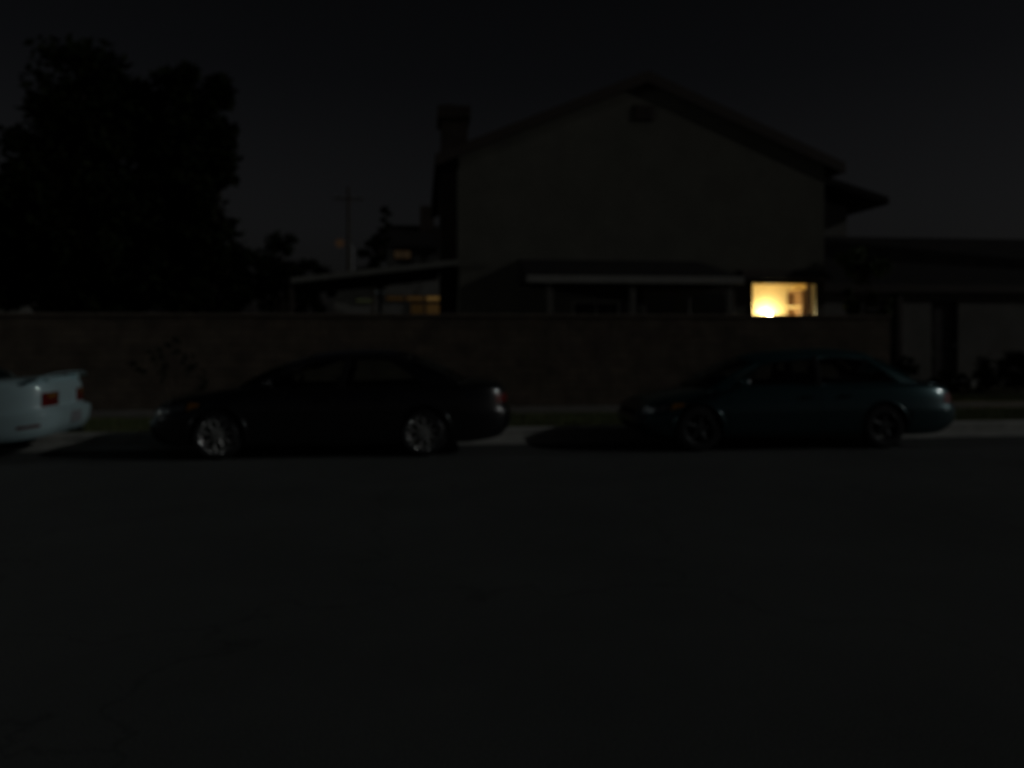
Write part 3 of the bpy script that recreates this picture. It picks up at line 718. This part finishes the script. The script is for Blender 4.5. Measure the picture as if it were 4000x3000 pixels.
def make_car(P, root):
    L, W = P['L'], P['W']
    zs = table(P['zs']); fo = table(P['fo']); ro = table(P['ro']); ins = table(P['ins']); roofz = table(P['roof'])
    zb0 = P['zb']; pm = P['paint']
    def zbot(x):  # sill a bit lower than the ends
        return zb0 + 0.05 * max(0, 1 - x / 0.5) ** 2 + 0.09 * max(0, (x - (L - 0.7)) / 0.7) ** 2
    def S0(ax, ay, v):
        x = lerp(fo(v), L - ro(v), (ax + 1) / 2)
        z0 = zbot(x)
        return Vector((x, ay * (W / 2 - ins(v)), z0 + v * (zs(x) - z0)))
    def S(s, v):
        ax, ay = OUT(s); return S0(ax, ay, v)
    def N(s, v):
        e = 0.004
        a = S(s + e, v) - S(s - e, v); c = S(s, min(v + 0.01, 1)) - S(s, max(v - 0.01, 0))
        n = a.cross(c).normalized()
        p = S(s, v)
        if n.dot(Vector(((p.x - L / 2) * 0.2, p.y, 0))) < 0: n = -n
        return n
    def crown(x): return P['crown'] * min(1, 0.35 + x / 0.8) * min(1, 0.4 + (L - x) / 0.5)
    NV = 22
    b = MB()
    rows = [[S0(ax, ay, v) for ax, ay in OUTS] for v in [k / NV for k in range(NV + 1)]]
    # top cap
    for q in (0.97, 0.9, 0.75, 0.5, 0.25, 0.02):
        rw = []
        for ax, ay in OUTS:
            p = S0(ax, ay, 1.0); rw.append(Vector((lerp(L / 2, p.x, 0.985 + 0.015 * q), p.y * q, p.z + crown(p.x) * (1 - q * q))))
        rows.append(rw)
    bot = []
    for q in (0.02, 0.5, 0.93):
        bot.append([Vector((lerp(L / 2, S0(ax, ay, 0).x, 0.985), S0(ax, ay, 0).y * q, S0(ax, ay, 0).z - 0.02 * (1 - q))) for ax, ay in OUTS])
    b.grid(bot + rows, closed=True)
    n = NS; tot = len(bot + rows)
    b.f.append(tuple(range(n))); b.m.append(0); b.f.append(tuple((tot - 1) * n + k for k in range(n - 1, -1, -1))); b.m.append(0)
    xa0, xc0 = P['xa0'], P['xc0']
    # cabin floor faces get the interior cloth
    for i, f in enumerate(b.f):
        if len(f) == 4:
            r0 = f[0] // n
            if r0 >= len(bot) + NV + 2:
                c = sum((Vector(b.v[k]) for k in f), Vector()) / 4
                if xa0 + 0.12 < c.x < xc0 - 0.12: b.m[i] = 1
    body = b.build('body', [pm, M['interior']], root, smooth=True, angle=42)
    # wheel arches
    wr = P['Rt'] + 0.035
    cut = MB()
    for wx in P['wx']:
        for sd in (-1, 1):
            k = 40
            y0, y1 = sd * (W / 2 - 0.30), sd * (W / 2 + 0.2)
            ring0 = [(wx + wr * math.cos(2 * math.pi * i / k), y0, P['Rt'] + 0.012 + wr * math.sin(2 * math.pi * i / k)) for i in range(k)]
            ring1 = [(p[0], y1, p[2]) for p in ring0]
            cut.add(ring0 + ring1, [tuple(range(k)), tuple(range(2 * k - 1, k - 1, -1))] + [(i, i + k, (i + 1) % k + k, (i + 1) % k) for i in range(k)])
    h = P['hl']
    for sg in (1, -1):
        og, ig = [], []
        for j in range(5):
            for i in range(13):
                s_ = sg * lerp(h[0] + 0.0015, h[1] - 0.0015, i / 12); v_ = lerp(h[2] + 0.02 + 0.05 * i / 12, h[3] - 0.02 - 0.03 * i / 12, j / 4)
                og.append(S(s_, v_) + N(s_, v_) * 0.05); ig.append(S(s_, v_) - N(s_, v_) * 0.10)
        fs = []
        for j in range(4):
            for i in range(12):
                q = (j * 13 + i, j * 13 + i + 1, (j + 1) * 13 + i + 1, (j + 1) * 13 + i)
                fs.append(q); fs.append(tuple(65 + k for k in reversed(q)))
        ring = [i for i in range(13)] + [j * 13 + 12 for j in range(1, 5)] + [52 + i for i in range(11, -1, -1)] + [j * 13 for j in range(3, 0, -1)]
        for k in range(len(ring)):
            a_, b2 = ring[k], ring[(k + 1) % len(ring)]; fs.append((a_, 65 + a_, 65 + b2, b2))
        cut.add(og + ig, fs)
    co = cut.build('cutter', M['trimblack'], root)
    md = body.modifiers.new('arch', 'BOOLEAN'); md.operation = 'DIFFERENCE'; md.object = co; md.solver = 'EXACT'
    bpy.context.view_layer.update()
    dg = bpy.context.evaluated_depsgraph_get(); ev = body.evaluated_get(dg)
    me = bpy.data.meshes.new_from_object(ev)
    body.modifiers.clear(); body.data = me
    bpy.data.objects.remove(co)
    me.shade_smooth(); me.set_sharp_from_angle(angle=R(42))
    # arch lips
    for wx in P['wx']:
        for sd in (1, -1):
            b = MB()
            pts = []
            for i in range(29):
                a = R(-14 + 208 * i / 28)
                x = wx + (wr + 0.012) * math.cos(a); z = P['Rt'] + 0.012 + (wr + 0.012) * math.sin(a)
                # find v of that height at x
                v = max(0.0, min(1.0, (z - zbot(x)) / (zs(x) - zbot(x))))
                ax = max(-1, min(1, 2 * (x - fo(v)) / (L - ro(v) - fo(v)) - 1)); ay = (1 - abs(ax) ** 6) ** (1 / 6)
                pts.append((x, -sd * (ay * (W / 2 - ins(v)) - 0.004), z))
            b.tube(pts, [0.006] + [0.015] * 27 + [0.006], 8)
            b.build('wheel_arch', pm, root, smooth=True, angle=60)

    def patch(name, s0, s1, v0, v1, off, m, ns=16, nv=6, parent=root, shape=None, rim=0.012):
        b = MB(); rows = []
        for j in range(nv + 1):
            row = []
            for i in range(ns + 1):
                s = lerp(s0, s1, i / ns); a = shape(i / ns) if shape else (v0, v1)
                v = lerp(a[0], a[1], j / nv)
                row.append(S(s, v) + N(s, v) * off)
            rows.append(row)
        # rim ring going back into the body
        def back(p, s, v): return p - N(s, v) * rim
        b.grid(rows)
        edge = [(j, 0) for j in range(nv + 1)] + [(nv, i) for i in range(1, ns + 1)] + [(j, ns) for j in range(nv - 1, -1, -1)] + [(0, i) for i in range(ns - 1, 0, -1)]
        eo, ei = [], []
        for j, i in edge:
            s = lerp(s0, s1, i / ns); a = shape(i / ns) if shape else (v0, v1); v = lerp(a[0], a[1], j / nv)
            eo.append(rows[j][i]); ei.append(back(rows[j][i], s, v))
        k = len(edge)
        b.add(eo + ei, [(i, (i + 1) % k, (i + 1) % k + k, i + k) for i in range(k)])
        o = b.build(name, m, parent, smooth=True, angle=40)
        return o
    def s_of(x, v, sgn=1):
        lo, hi = 0.0, 0.5
        for _ in range(40):
            m = (lo + hi) / 2
            if S(m, v).x < x: lo = m
            else: hi = m
        return sgn * (lo + hi) / 2
    w0, w1 = P['wx']
    # bumpers
    fb = s_of(w0 - wr - 0.05, 0.3)
    patch('front_bumper', -fb, fb, 0.02, P['fbv'], 0.012, P.get('bump', pm), 40, 8)
    rb = s_of(w1 + wr + 0.05, 0.3)
    patch('rear_bumper', rb, 1 - rb, 0.02, P['rbv'], 0.012, P.get('bump', pm), 40, 8) if False else None
    b = None
    def S_wrap(s): return s if s <= 0.5 else s - 1
    _S, _N = S, N
    # rear bumper crosses the seam at s=+-0.5: build with wrapped lookups
    def patch_rear(name, s0, s1, v0, v1, off, m, ns=40, nv=8, parent=root, rim=0.012, shape=None):
        b = MB(); rows = []
        for j in range(nv + 1):
            row = []
            for i in range(ns + 1):
                s = S_wrap(lerp(s0, s1, i / ns)); a = shape(i / ns) if shape else (v0, v1)
                v = lerp(a[0], a[1], j / nv)
                if abs(abs(s) - 0.5) < 0.006:
                    nn = Vector((1, 0, 0))
                else: nn = N(s, v)
                row.append(S(s, v) + nn * off)
            rows.append(row)
        b.grid(rows)
        edge = [(j, 0) for j in range(nv + 1)] + [(nv, i) for i in range(1, ns + 1)] + [(j, ns) for j in range(nv - 1, -1, -1)] + [(0, i) for i in range(ns - 1, 0, -1)]
        eo = [rows[j][i] for j, i in edge]
        ei = []
        for p in eo:
            q = Vector((p.x, p.y, p.z)); d = (Vector((L / 2, 0, p.z)) - q); d.x *= 0.6; ei.append(q + d.normalized() * rim)
        k = len(edge)
        b.add(eo + ei, [(i, (i + 1) % k, (i + 1) % k + k, i + k) for i in range(k)])
        return b.build(name, m, parent, smooth=True, angle=40)
    patch_rear('rear_bumper', rb, 1 - rb, 0.02, P['rbv'], 0.014, P.get('bump', pm))
    # grille and lower intake
    g = P['gr_s']
    patch('grille', -g, g, P['gr_v'][0], P['gr_v'][1], 0.005, M['trimblack'], 14, 4)
    patch('lower_intake', -g * 0.9, g * 0.9, 0.12, 0.34, 0.016, M['trimblack'], 14, 3)
    # lamps
    for sg in (1, -1):
        h = P['hl']
        hd = patch('headlight', sg * h[0], sg * h[1], h[2], h[3], 0.014, M['clearlens'], 12, 4, shape=lambda t: (h[2] + 0.05 * t, h[3] - 0.03 * t), rim=0.016)
        b = MB(); rows = []
        for j in range(9):
            row = []
            for i in range(25):
                s_ = sg * lerp(h[0] + 0.001, h[1] - 0.001, i / 24); v_ = lerp(h[2] + 0.015 + 0.05 * i / 24, h[3] - 0.015 - 0.03 * i / 24, j / 8)
                lob = abs(math.sin(math.pi * 2 * i / 24)) ** 0.8 * math.sin(math.pi * j / 8) ** 0.5
                row.append(S(s_, v_) + N(s_, v_) * (0.004 - 0.085 * lob))
            rows.append(row)
        b.grid(rows); b.build('reflector', M['reflector'], hd, smooth=True, angle=60)
        patch('turn_signal', sg * (h[1] + 0.002), sg * h[4], h[2] + 0.05, h[3] - 0.04, 0.008, P.get('signal', M['amber']), 8, 4, parent=hd, shape=lambda t: (h[2] + 0.05 + 0.06 * t, h[3] - 0.03 - 0.05 * t))
        t = P['tl']
        tl = patch('tail_light', sg * t[0], sg * t[1], t[2], t[3], 0.008, M['redlens'], 14, 5)
        if P.get('tl_band'):
            e0 = lerp(t[0], t[1], 0.2); e1 = lerp(t[0], t[1], 0.75); mid = lerp(t[2], t[3], 0.5)
            patch('reversing_lens', sg * e0, sg * e1, lerp(t[2], t[3], .6), lerp(t[2], t[3], .9), 0.012, M['amber'], 10, 2, parent=tl)
            patch('lower_lens', sg * e0, sg * e1, lerp(t[2], t[3], .18), lerp(t[2], t[3], .45), 0.012, M['reddark'], 10, 2, parent=tl)
        if P.get('marker'):
            mk = P['marker']; patch('side_marker', sg * s_of(mk[0], mk[2]), sg * s_of(mk[1], mk[2]), mk[2], mk[3], 0.018, M['reddark'], 6, 2)
    # doors, handles, mirrors
    xb = P['xb']
    for sg in (1, -1):
        for (x0, x1) in ((w0 + wr + 0.06, xb - 0.008), (xb + 0.008, P['xd'])):
            if x1 - x0 < 0.5: continue
            sa, sb_ = s_of(x0, 0.5, sg), s_of(x1, 0.5, sg)
            ztop = 0.97
            d = patch('door', sa, sb_, 0.12, ztop, 0.004, pm, 14, 12, rim=0.010)
            sh = s_of(x1 - 0.17, 0.8, sg); p = S(sh, 0.80); nn = N(sh, 0.80)
            b = MB(); b.tube([p + Vector((-0.09, 0, 0)) + nn * 0.002, p + Vector((-0.07, 0, 0)) + nn * 0.035, p + Vector((0.07, 0, 0)) + nn * 0.035, p + Vector((0.09, 0, 0)) + nn * 0.002], 0.012, 8)
            b.build('door_handle', pm, d, smooth=True)
        # side protection strip
        patch('side_trim', s_of(w0 + wr + 0.07, 0.45, sg), s_of(w1 - wr - 0.05, 0.45, sg), 0.46, 0.51, 0.012, P.get('strip', pm), 30, 2)
        y = -sg * (W / 2 + 0.06); x = xa0 + 0.33; z = zs(x) + 0.085
        b = MB(); b.ball((x, y, z), 0.085, 14, 0.62, 1.0, 0.72); b.tube([(x + 0.01, -sg * (W / 2 - 0.08), zs(x) + 0.02), (x, y, z - 0.02)], [0.03, 0.022], 8)
        mr = b.build('side_mirror', pm, root, smooth=True)
        b = MB(); b.tube([(x + 0.045, y, z), (x + 0.056, y, z)], [0.06, 0.055], 16); b.build('mirror_glass', M['chrome'], mr)
    # hood and boot lid seams
    def lid(name, x0, x1, q1):
        b = MB(); rows = []
        for i in range(17):
            x = lerp(x0, x1, i / 16); row = []
            for j in range(17):
                q = lerp(-q1, q1, j / 16)
                ax = max(-1, min(1, 2 * (x - fo(1)) / (L - ro(1) - fo(1)) - 1)); ay = (1 - abs(ax) ** 6) ** (1 / 6)
                yy = ay * (W / 2 - ins(1)) * q
                row.append(Vector((x, yy, zs(x) + crown(x) * (1 - q * q) + 0.005)))
            rows.append(row)
        b.grid(rows)
        o = b.build(name, pm, root, smooth=True)
        md = o.modifiers.new('s', 'SOLIDIFY'); md.thickness = 0.008; md.offset = -1
    lid('hood', P['hx'][0], P['hx'][1], 0.90); lid('boot_lid', P['bx'][0], P['bx'][1], 0.86)
    # ---------------- greenhouse
    xa1, xc1 = P['xa1'], P['xc1']
    def ybelt(x):
        ax = 2 * (x - fo(1)) / (L - ro(1) - fo(1)) - 1
        return (1 - abs(ax) ** 6) ** (1 / 6) * (W / 2 - ins(1)) - 0.012
    yrail = W / 2 - P['rail']
    def zrail(x): return roofz(x) - 0.05
    lowx = [xa0, xa0 + 0.13, xb - 0.045, xb + 0.045, P['xwl'], xc0]
    upx = [xa1, xa1 + 0.055, P['xbu'] - 0.035, P['xbu'] + 0.035, P['xwu'], xc1]
    def side_pt(ul, uu, t, sg):
        lx = ul; ux = uu
        lo = Vector((lx, ybelt(lx), zs(lx) - 0.012)); hi = Vector((ux, yrail - 0.05 * abs((ux - (xa1 + xc1) / 2) / ((xc1 - xa1) / 2)) ** 3, zrail(ux)))
        p = lo.lerp(hi, t)
        bulge = 0.035 * math.sin(math.pi * t)
        p.y += bulge
        p.z += 0.0
        # curve the pillars: roof line arcs
        p.y *= -sg
        return p
    SUB = 5
    tr = [0, 0.07] + [0.07 + (0.90 - 0.07) * k / 6 for k in range(1, 7)] + [1.0]
    fr_ = MB()
    wins = []
    def finepts(a, b_, k): return [lerp(a, b_, i / k) for i in range(k + 1)]
    for sg in (1, -1):
        for c in range(5):
            ls = finepts(lowx[c], lowx[c + 1], SUB); us = finepts(upx[c], upx[c + 1], SUB)
            g = [[side_pt(l, u, t, sg) for l, u in zip(ls, us)] for t in tr]
            if c in (1, 3):
                fr_.grid(g[:2]); fr_.grid(g[-2:])
                wins.append((g[1:-1], sg))
            else:
                fr_.mi = 1 if c == 2 else 0
                fr_.grid(g); fr_.mi = 0
    # roof skin
    rows = []
    K = 14
    ux_all = []
    for c in range(5): ux_all += finepts(upx[c], upx[c + 1], SUB)[(0 if c == 0 else 1):]
    def railpt(ux, sg): return side_pt(0.5 * (xa0 + xc0), ux, 1.0, sg)
    def roofbow(ux):  # windscreen edge bows forward, rear edge rearward at the centre
        t = (ux - xa1) / (xc1 - xa1); return -0.10 * (1 - t) ** 3 + 0.07 * t ** 3
    for ux in ux_all:
        a = railpt(ux, -1); c = railpt(ux, 1); row = []
        for j in range(K + 1):
            q = -1 + 2 * j / K; p = a.lerp(c, j / K)
            row.append(Vector((p.x + roofbow(ux) * (1 - q * q), p.y, zrail(ux) + 0.085 * (1 - abs(q) ** 2.0))))
        rows.append(row)
    fr_.grid(rows)
    # windscreen and rear window
    def screen(xl, xu, bowl, bowu, name):
        rows = []
        for i in range(13):
            t = i / 12; row = []
            for j in range(K + 1):
                q = -1 + 2 * j / K
                e = side_pt(xl, xu, t, 1)
                y = -abs(e.y) * q * -1
                bow = lerp(bowl, bowu, t)
                zc = lerp(crown(xl) * 0.9, 0.085, t) * (1 - abs(q) ** 2.0)
                arc = 0.03 * math.sin(math.pi * t)
                row.append(Vector((e.x + bow * (1 - q * q) + (arc if bowl > 0 else -arc), y, e.z + zc + arc)))
            rows.append(row)
        # border frame and glass
        k = 1
        top = MB(); 
        fr_.grid([r for r in rows[-2:]])
        fr_.grid([r[:2] for r in rows[:-1]]); fr_.grid([r[-2:] for r in rows[:-1]])
        g = MB(); g.grid([r[1:-1] for r in rows[:-1]])
        o = g.build(name, M['carglass'], root, smooth=True); return o
    screen(xa0, xa1, -0.20, -0.10, 'windscreen'); screen(xc0, xc1, 0.13, 0.07, 'rear_window')
    o = fr_.build('roof', [P.get('roofm', pm), M['trimblack']], root, smooth=True, angle=50)
    md = o.modifiers.new('s', 'SOLIDIFY'); md.thickness = 0.018; md.offset = -1
    bm = bmesh.new(); bm.from_mesh(o.data); bmesh.ops.remove_doubles(bm, verts=bm.verts, dist=0.002); bmesh.ops.recalc_face_normals(bm, faces=bm.faces); bm.to_mesh(o.data); bm.free()
    o.data.shade_smooth(); o.data.set_sharp_from_angle(angle=R(50))
    for g, sg in wins:
        b = MB(); b.grid(g); b.build('side_window', M['carglass'], root, smooth=True)
    # seats, dashboard, steering wheel
    zf = zs(xa0 + 1)
    for (sx, sy, ww) in ((xb - 0.12, -0.37, 0.5), (xb - 0.12, 0.37, 0.5), (P['xwl'] - 0.22, 0.0, 1.2)):
        b = MB()
        b.prism_x([], 0, 0) if False else None
        pts = [(sx - 0.05, zf - 0.05), (sx + 0.10, zf - 0.05), (sx + 0.22, zf + 0.14), (sx + 0.19, zf + 0.17), (sx + 0.11, zf + 0.16)]
        n0 = len(pts); vs = [(x, sy - ww / 2, z) for x, z in pts] + [(x, sy + ww / 2, z) for x, z in pts]
        b.add(vs, [tuple(range(n0)), tuple(range(2 * n0 - 1, n0 - 1, -1))] + [(i, i + n0, (i + 1) % n0 + n0, (i + 1) % n0) for i in range(n0)])
        for hy in ((sy,) if ww < 1 else (sy - 0.36, sy + 0.36)):
            b.ball((sx + 0.21, hy, zf + 0.23), 0.09, 12, 0.5, 1.35, 0.8)
        b.build('seat', M['seatcloth'], root, smooth=True, angle=30, bevel=0.0)
    b = MB(); b.tube([(xa0 + 0.35, -0.62, zf - 0.02), (xa0 + 0.33, 0, zf + 0.02), (xa0 + 0.35, 0.62, zf - 0.02)], [0.11, 0.13, 0.11], 10); b.build('dashboard', M['interior'], root, smooth=True)
    b = MB()
    pts = [(xa0 + 0.62 + 0.07 * math.sin(a), -(-0.36) * -1 + 0.17 * math.cos(a) + 0.0, zf + 0.02 + 0.15 * math.sin(a)) for a in [2 * math.pi * i / 24 for i in range(25)]]
    b.tube(pts, 0.014, 8); b.build('steering_wheel', M['trimblack'], root, smooth=True)
    # plate, exhaust, wheels
    p = S(0.4995, P['pv']); b = MB(); b.box(p.x + 0.012, p.x + 0.022, -0.16, 0.16, p.z - 0.08, p.z + 0.08); b.build('licence_plate', P.get('platem', M['plate']), root, bevel=0.004)
    b = MB(); b.tube([(L - 0.55, 0.42, zb0 + 0.03), (L - 0.06, 0.42, zb0 + 0.03)], [0.028, 0.03], 12); b.build('exhaust_pipe', M['alloy'], root, smooth=True)
    if P.get('spoiler'):
        b = MB(); rows = []
        for j in range(21):
            q = -1 + 2 * j / 20; y = q * (W / 2 - 0.1); e = abs(q) ** 6
            x = L - 0.17 - 0.05 * e; z = zs(L - 0.2) + crown(L - 0.3) * (1 - q * q) * 0.6 + 0.036 * (1 - e) + 0.01
            rows.append([(x - 0.10, y, z), (x - 0.03, y, z + 0.022), (x + 0.07, y, z + 0.03), (x + 0.08, y, z + 0.018), (x, y, z + 0.002)])
        b.grid([r + [r[0]] for r in rows]); 
        for q in (-0.55, 0.55):
            y = q * (W / 2 - 0.1); z = zs(L - 0.2)
            b.box(L - 0.24, L - 0.14, y - 0.05, y + 0.05, z - 0.01, z + 0.05)
        b.build('spoiler', pm, root, smooth=True, angle=50)
    for wx in P['wx']:
        for sd in (-1, 1):
            make_wheel(root, wx, sd * (W / 2 - 0.125), sd, P['Rt'], P['Rr'], P['style'], P['rim'])
    # glossy black window surround along the belt
    return root

INS = [(0, 0.075), (0.08, 0.03), (0.25, 0.008), (0.5, 0.0), (0.72, 0.012), (0.88, 0.035), (0.95, 0.05), (1, 0.085)]
black = dict(L=4.66, W=1.70, zb=0.17, paint=M['paint_black'], crown=0.05,
    zs=[(0, 0.635), (0.2, 0.695), (0.7, 0.785), (1.3, 0.87), (2.3, 0.875), (3.6, 0.905), (4.2, 0.925), (4.66, 0.90)],
    fo=[(0, 0.12), (0.2, 0.03), (0.45, 0.0), (0.62, 0.01), (0.7, 0.04), (0.85, 0.06), (1, 0.12)],
    ro=[(0, 0.12), (0.15, 0.03), (0.35, 0.0), (0.5, 0.01), (0.56, 0.04), (0.8, 0.05), (0.95, 0.08), (1, 0.12)],
    ins=INS, roof=[(1.9, 1.20), (2.25, 1.30), (2.7, 1.335), (3.1, 1.315), (3.4, 1.22)],
    xa0=1.22, xa1=2.12, xc0=3.98, xc1=3.22, xb=2.42, xbu=2.52, xwl=3.55, xwu=3.0, rail=0.30, xd=3.12,
    wx=(0.92, 3.5), Rt=0.305, Rr=0.232, style='mesh', rim=M['chrome'], fbv=0.6, rbv=0.5, gr_s=0.045, gr_v=(0.68, 0.84),
    hl=(0.054, 0.094, 0.70, 0.95, 0.108), tl=(0.468, 0.432, 0.66, 0.82), hx=(0.14, 1.15), bx=(4.08, 4.42), pv=0.66)
r1 = empty('parked_car', (-3.45, 11.25, 0.006)); tag(r1, 'black sedan with polished multi spoke wheels parked along the kerb', 'car', 'cars parked along the kerb')
make_car(black, r1)
teal = dict(L=4.68, W=1.72, zb=0.18, paint=M['paint_teal'], roofm=M['roof_teal'], crown=0.05,
    zs=[(0, 0.575), (0.25, 0.645), (0.8, 0.76), (1.3, 0.84), (2.3, 0.86), (3.6, 0.885), (4.2, 0.87), (4.68, 0.82)],
    fo=[(0, 0.14), (0.2, 0.03), (0.45, 0.0), (0.62, 0.01), (0.7, 0.03), (0.85, 0.07), (1, 0.17)],
    ro=[(0, 0.16), (0.15, 0.04), (0.38, 0.0), (0.52, 0.01), (0.58, 0.05), (0.8, 0.06), (0.95, 0.10), (1, 0.15)],
    ins=[(0, 0.08), (0.08, 0.03), (0.25, 0.008), (0.5, 0.0), (0.72, 0.02), (0.88, 0.05), (0.95, 0.07), (1, 0.11)],
    roof=[(1.6, 1.17), (2.1, 1.285), (2.9, 1.33), (3.35, 1.29), (3.75, 1.2)],
    xa0=1.06, xa1=1.80, xc0=4.02, xc1=3.42, xb=2.52, xbu=2.56, xwl=3.72, xwu=3.28, rail=0.31, xd=3.06,
    wx=(0.80, 3.44), Rt=0.30, Rr=0.195, style='five', rim=M['alloy'], fbv=0.6, rbv=0.5, gr_s=0.03, gr_v=(0.66, 0.80),
    hl=(0.048, 0.084, 0.68, 0.93, 0.101), tl=(0.470, 0.425, 0.62, 0.84), hx=(0.2, 1.02), bx=(4.24, 4.5), pv=0.66, signal=M['amber'])
r2 = empty('parked_car', (2.92, 11.25, 0.006)); tag(r2, 'dark teal sedan with sloping nose parked nearest the lit window', 'car', 'cars parked along the kerb')
make_car(teal, r2)
white = dict(L=4.5, W=1.70, zb=0.24, paint=M['paint_white'], crown=0.045,
    zs=[(0, 0.62), (0.2, 0.68), (0.7, 0.79), (1.3, 0.89), (2.3, 0.91), (3.6, 0.96), (4.1, 0.98), (4.5, 0.975)],
    fo=[(0, 0.12), (0.2, 0.03), (0.45, 0.0), (0.62, 0.01), (0.7, 0.04), (0.85, 0.06), (1, 0.12)],
    ro=[(0, 0.10), (0.12, 0.03), (0.35, 0.0), (0.44, 0.005), (0.50, 0.085), (0.8, 0.10), (0.95, 0.12), (1, 0.16)],
    ins=INS, roof=[(1.7, 1.22), (2.0, 1.34), (2.4, 1.38), (2.8, 1.34), (3.1, 1.25)],
    xa0=1.10, xa1=1.82, xc0=3.47, xc1=2.86, xb=2.18, xbu=2.26, xwl=3.12, xwu=2.66, rail=0.30, xd=2.95,
    wx=(0.90, 3.45), Rt=0.30, Rr=0.19, style='cover', rim=M['steel'], fbv=0.6, rbv=0.46, gr_s=0.04, gr_v=(0.68, 0.84),
    hl=(0.042, 0.075, 0.66, 0.9, 0.092), tl=(0.476, 0.446, 0.54, 0.80), tl_band=True, marker=(4.13, 4.36, 0.20, 0.25), hx=(0.14, 1.05), bx=(3.62, 4.30), pv=0.27, spoiler=True)
r3 = empty('parked_car', (-9.05, 11.25, 0.006)); tag(r3, 'white sedan with boot spoiler and red tail lights at left edge', 'car', 'cars parked along the kerb')
make_car(white, r3)

# ------------------------------------------------------------------ light
w = bpy.data.worlds.new("World"); sc.world = w; w.use_nodes = True
nt = w.node_tree; bg = nt.nodes['Background']
sky = nt.nodes.new('ShaderNodeTexSky'); sky.sky_type = 'NISHITA'; sky.sun_disc = False
EL, AZ = 22.0, 14.0   # street light falls almost along the road from the right
sky.sun_elevation = R(EL); sky.sun_rotation = R(90 + AZ); sky.air_density = 1.0; sky.dust_density = 3.0
hsv = nt.nodes.new('ShaderNodeHueSaturation'); hsv.inputs['Saturation'].default_value = 0.16
nt.links.new(sky.outputs[0], hsv.inputs['Color'])
tcw = nt.nodes.new('ShaderNodeTexCoord'); spw = nt.nodes.new('ShaderNodeSeparateXYZ'); nt.links.new(tcw.outputs['Generated'], spw.inputs[0])
rpw = nt.nodes.new('ShaderNodeValToRGB'); cr = rpw.color_ramp
cr.elements[0].position = 0.0; cr.elements[0].color = (1.0, 0.95, 0.92, 1)       # town glow low over the horizon
cr.elements[1].position = 0.6; cr.elements[1].color = (0.24, 0.245, 0.26, 1)
e_ = cr.elements.new(0.12); e_.color = (0.93, 0.92, 0.95, 1)
e_ = cr.elements.new(0.30); e_.color = (0.50, 0.51, 0.56, 1)
nt.links.new(spw.outputs['Z'], rpw.inputs[0])
mxw = nt.nodes.new('ShaderNodeMix'); mxw.data_type = 'RGBA'; mxw.blend_type = 'MULTIPLY'; mxw.inputs['Factor'].default_value = 1.0
nt.links.new(hsv.outputs[0], mxw.inputs['A']); nt.links.new(rpw.outputs[0], mxw.inputs['B']); nt.links.new(mxw.outputs['Result'], bg.inputs['Color'])
bg.inputs['Strength'].default_value = 0.0019
sun = bpy.data.lights.new('night_light', 'SUN'); sun.energy = 0.20; sun.angle = R(0.7); sun.color = (0.97, 1.0, 0.97)
so = bpy.data.objects.new('night_light', sun); col.objects.link(so)
d = Vector((-math.cos(R(EL)) * math.cos(R(AZ)), math.cos(R(EL)) * math.sin(R(AZ)), -math.sin(R(EL))))
so.rotation_euler = d.to_track_quat('-Z', 'Y').to_euler(); so.location = (20, -6, 12)

# ------------------------------------------------------------------ camera
cam = bpy.data.cameras.new('camera'); co = bpy.data.objects.new('camera', cam); col.objects.link(co)
co.location = (0, 0, 1.6); co.rotation_euler = (R(90), 0, R(-6.5))
cam.sensor_width = 36; cam.lens = 28.25; cam.shift_y = -0.05; cam.clip_end = 2000; cam.clip_start = 0.05
cam.dof.use_dof = True; cam.dof.focus_distance = 1.0; cam.dof.aperture_fstop = 3.4
sc.camera = co
sc.view_settings.view_transform = 'Standard'; sc.view_settings.look = 'None'
sc.view_settings.exposure = 0; sc.view_settings.gamma = 1
sc.cycles.use_denoising = True
sc.cycles.max_bounces = 8; sc.cycles.transparent_max_bounces = 16
import os
if os.environ.get('DBG'):
    bg.inputs['Strength'].default_value = 0.06; sun.energy = 3; cam.dof.use_dof = False
    if os.environ['DBG'] == '2':
        co.location = (-1.2, 4.5, 2.0); co.rotation_euler = (R(84), 0, R(-5)); cam.shift_y = 0
    if os.environ['DBG'] == '3':
        co.location = (4.5, 6, 1.5); co.rotation_euler = (R(85), 0, R(0)); cam.shift_y = 0
    if os.environ['DBG'] == '4':
        co.location = (-3.0, 6.5, 1.6); co.rotation_euler = (R(85), 0, R(35)); cam.shift_y = 0
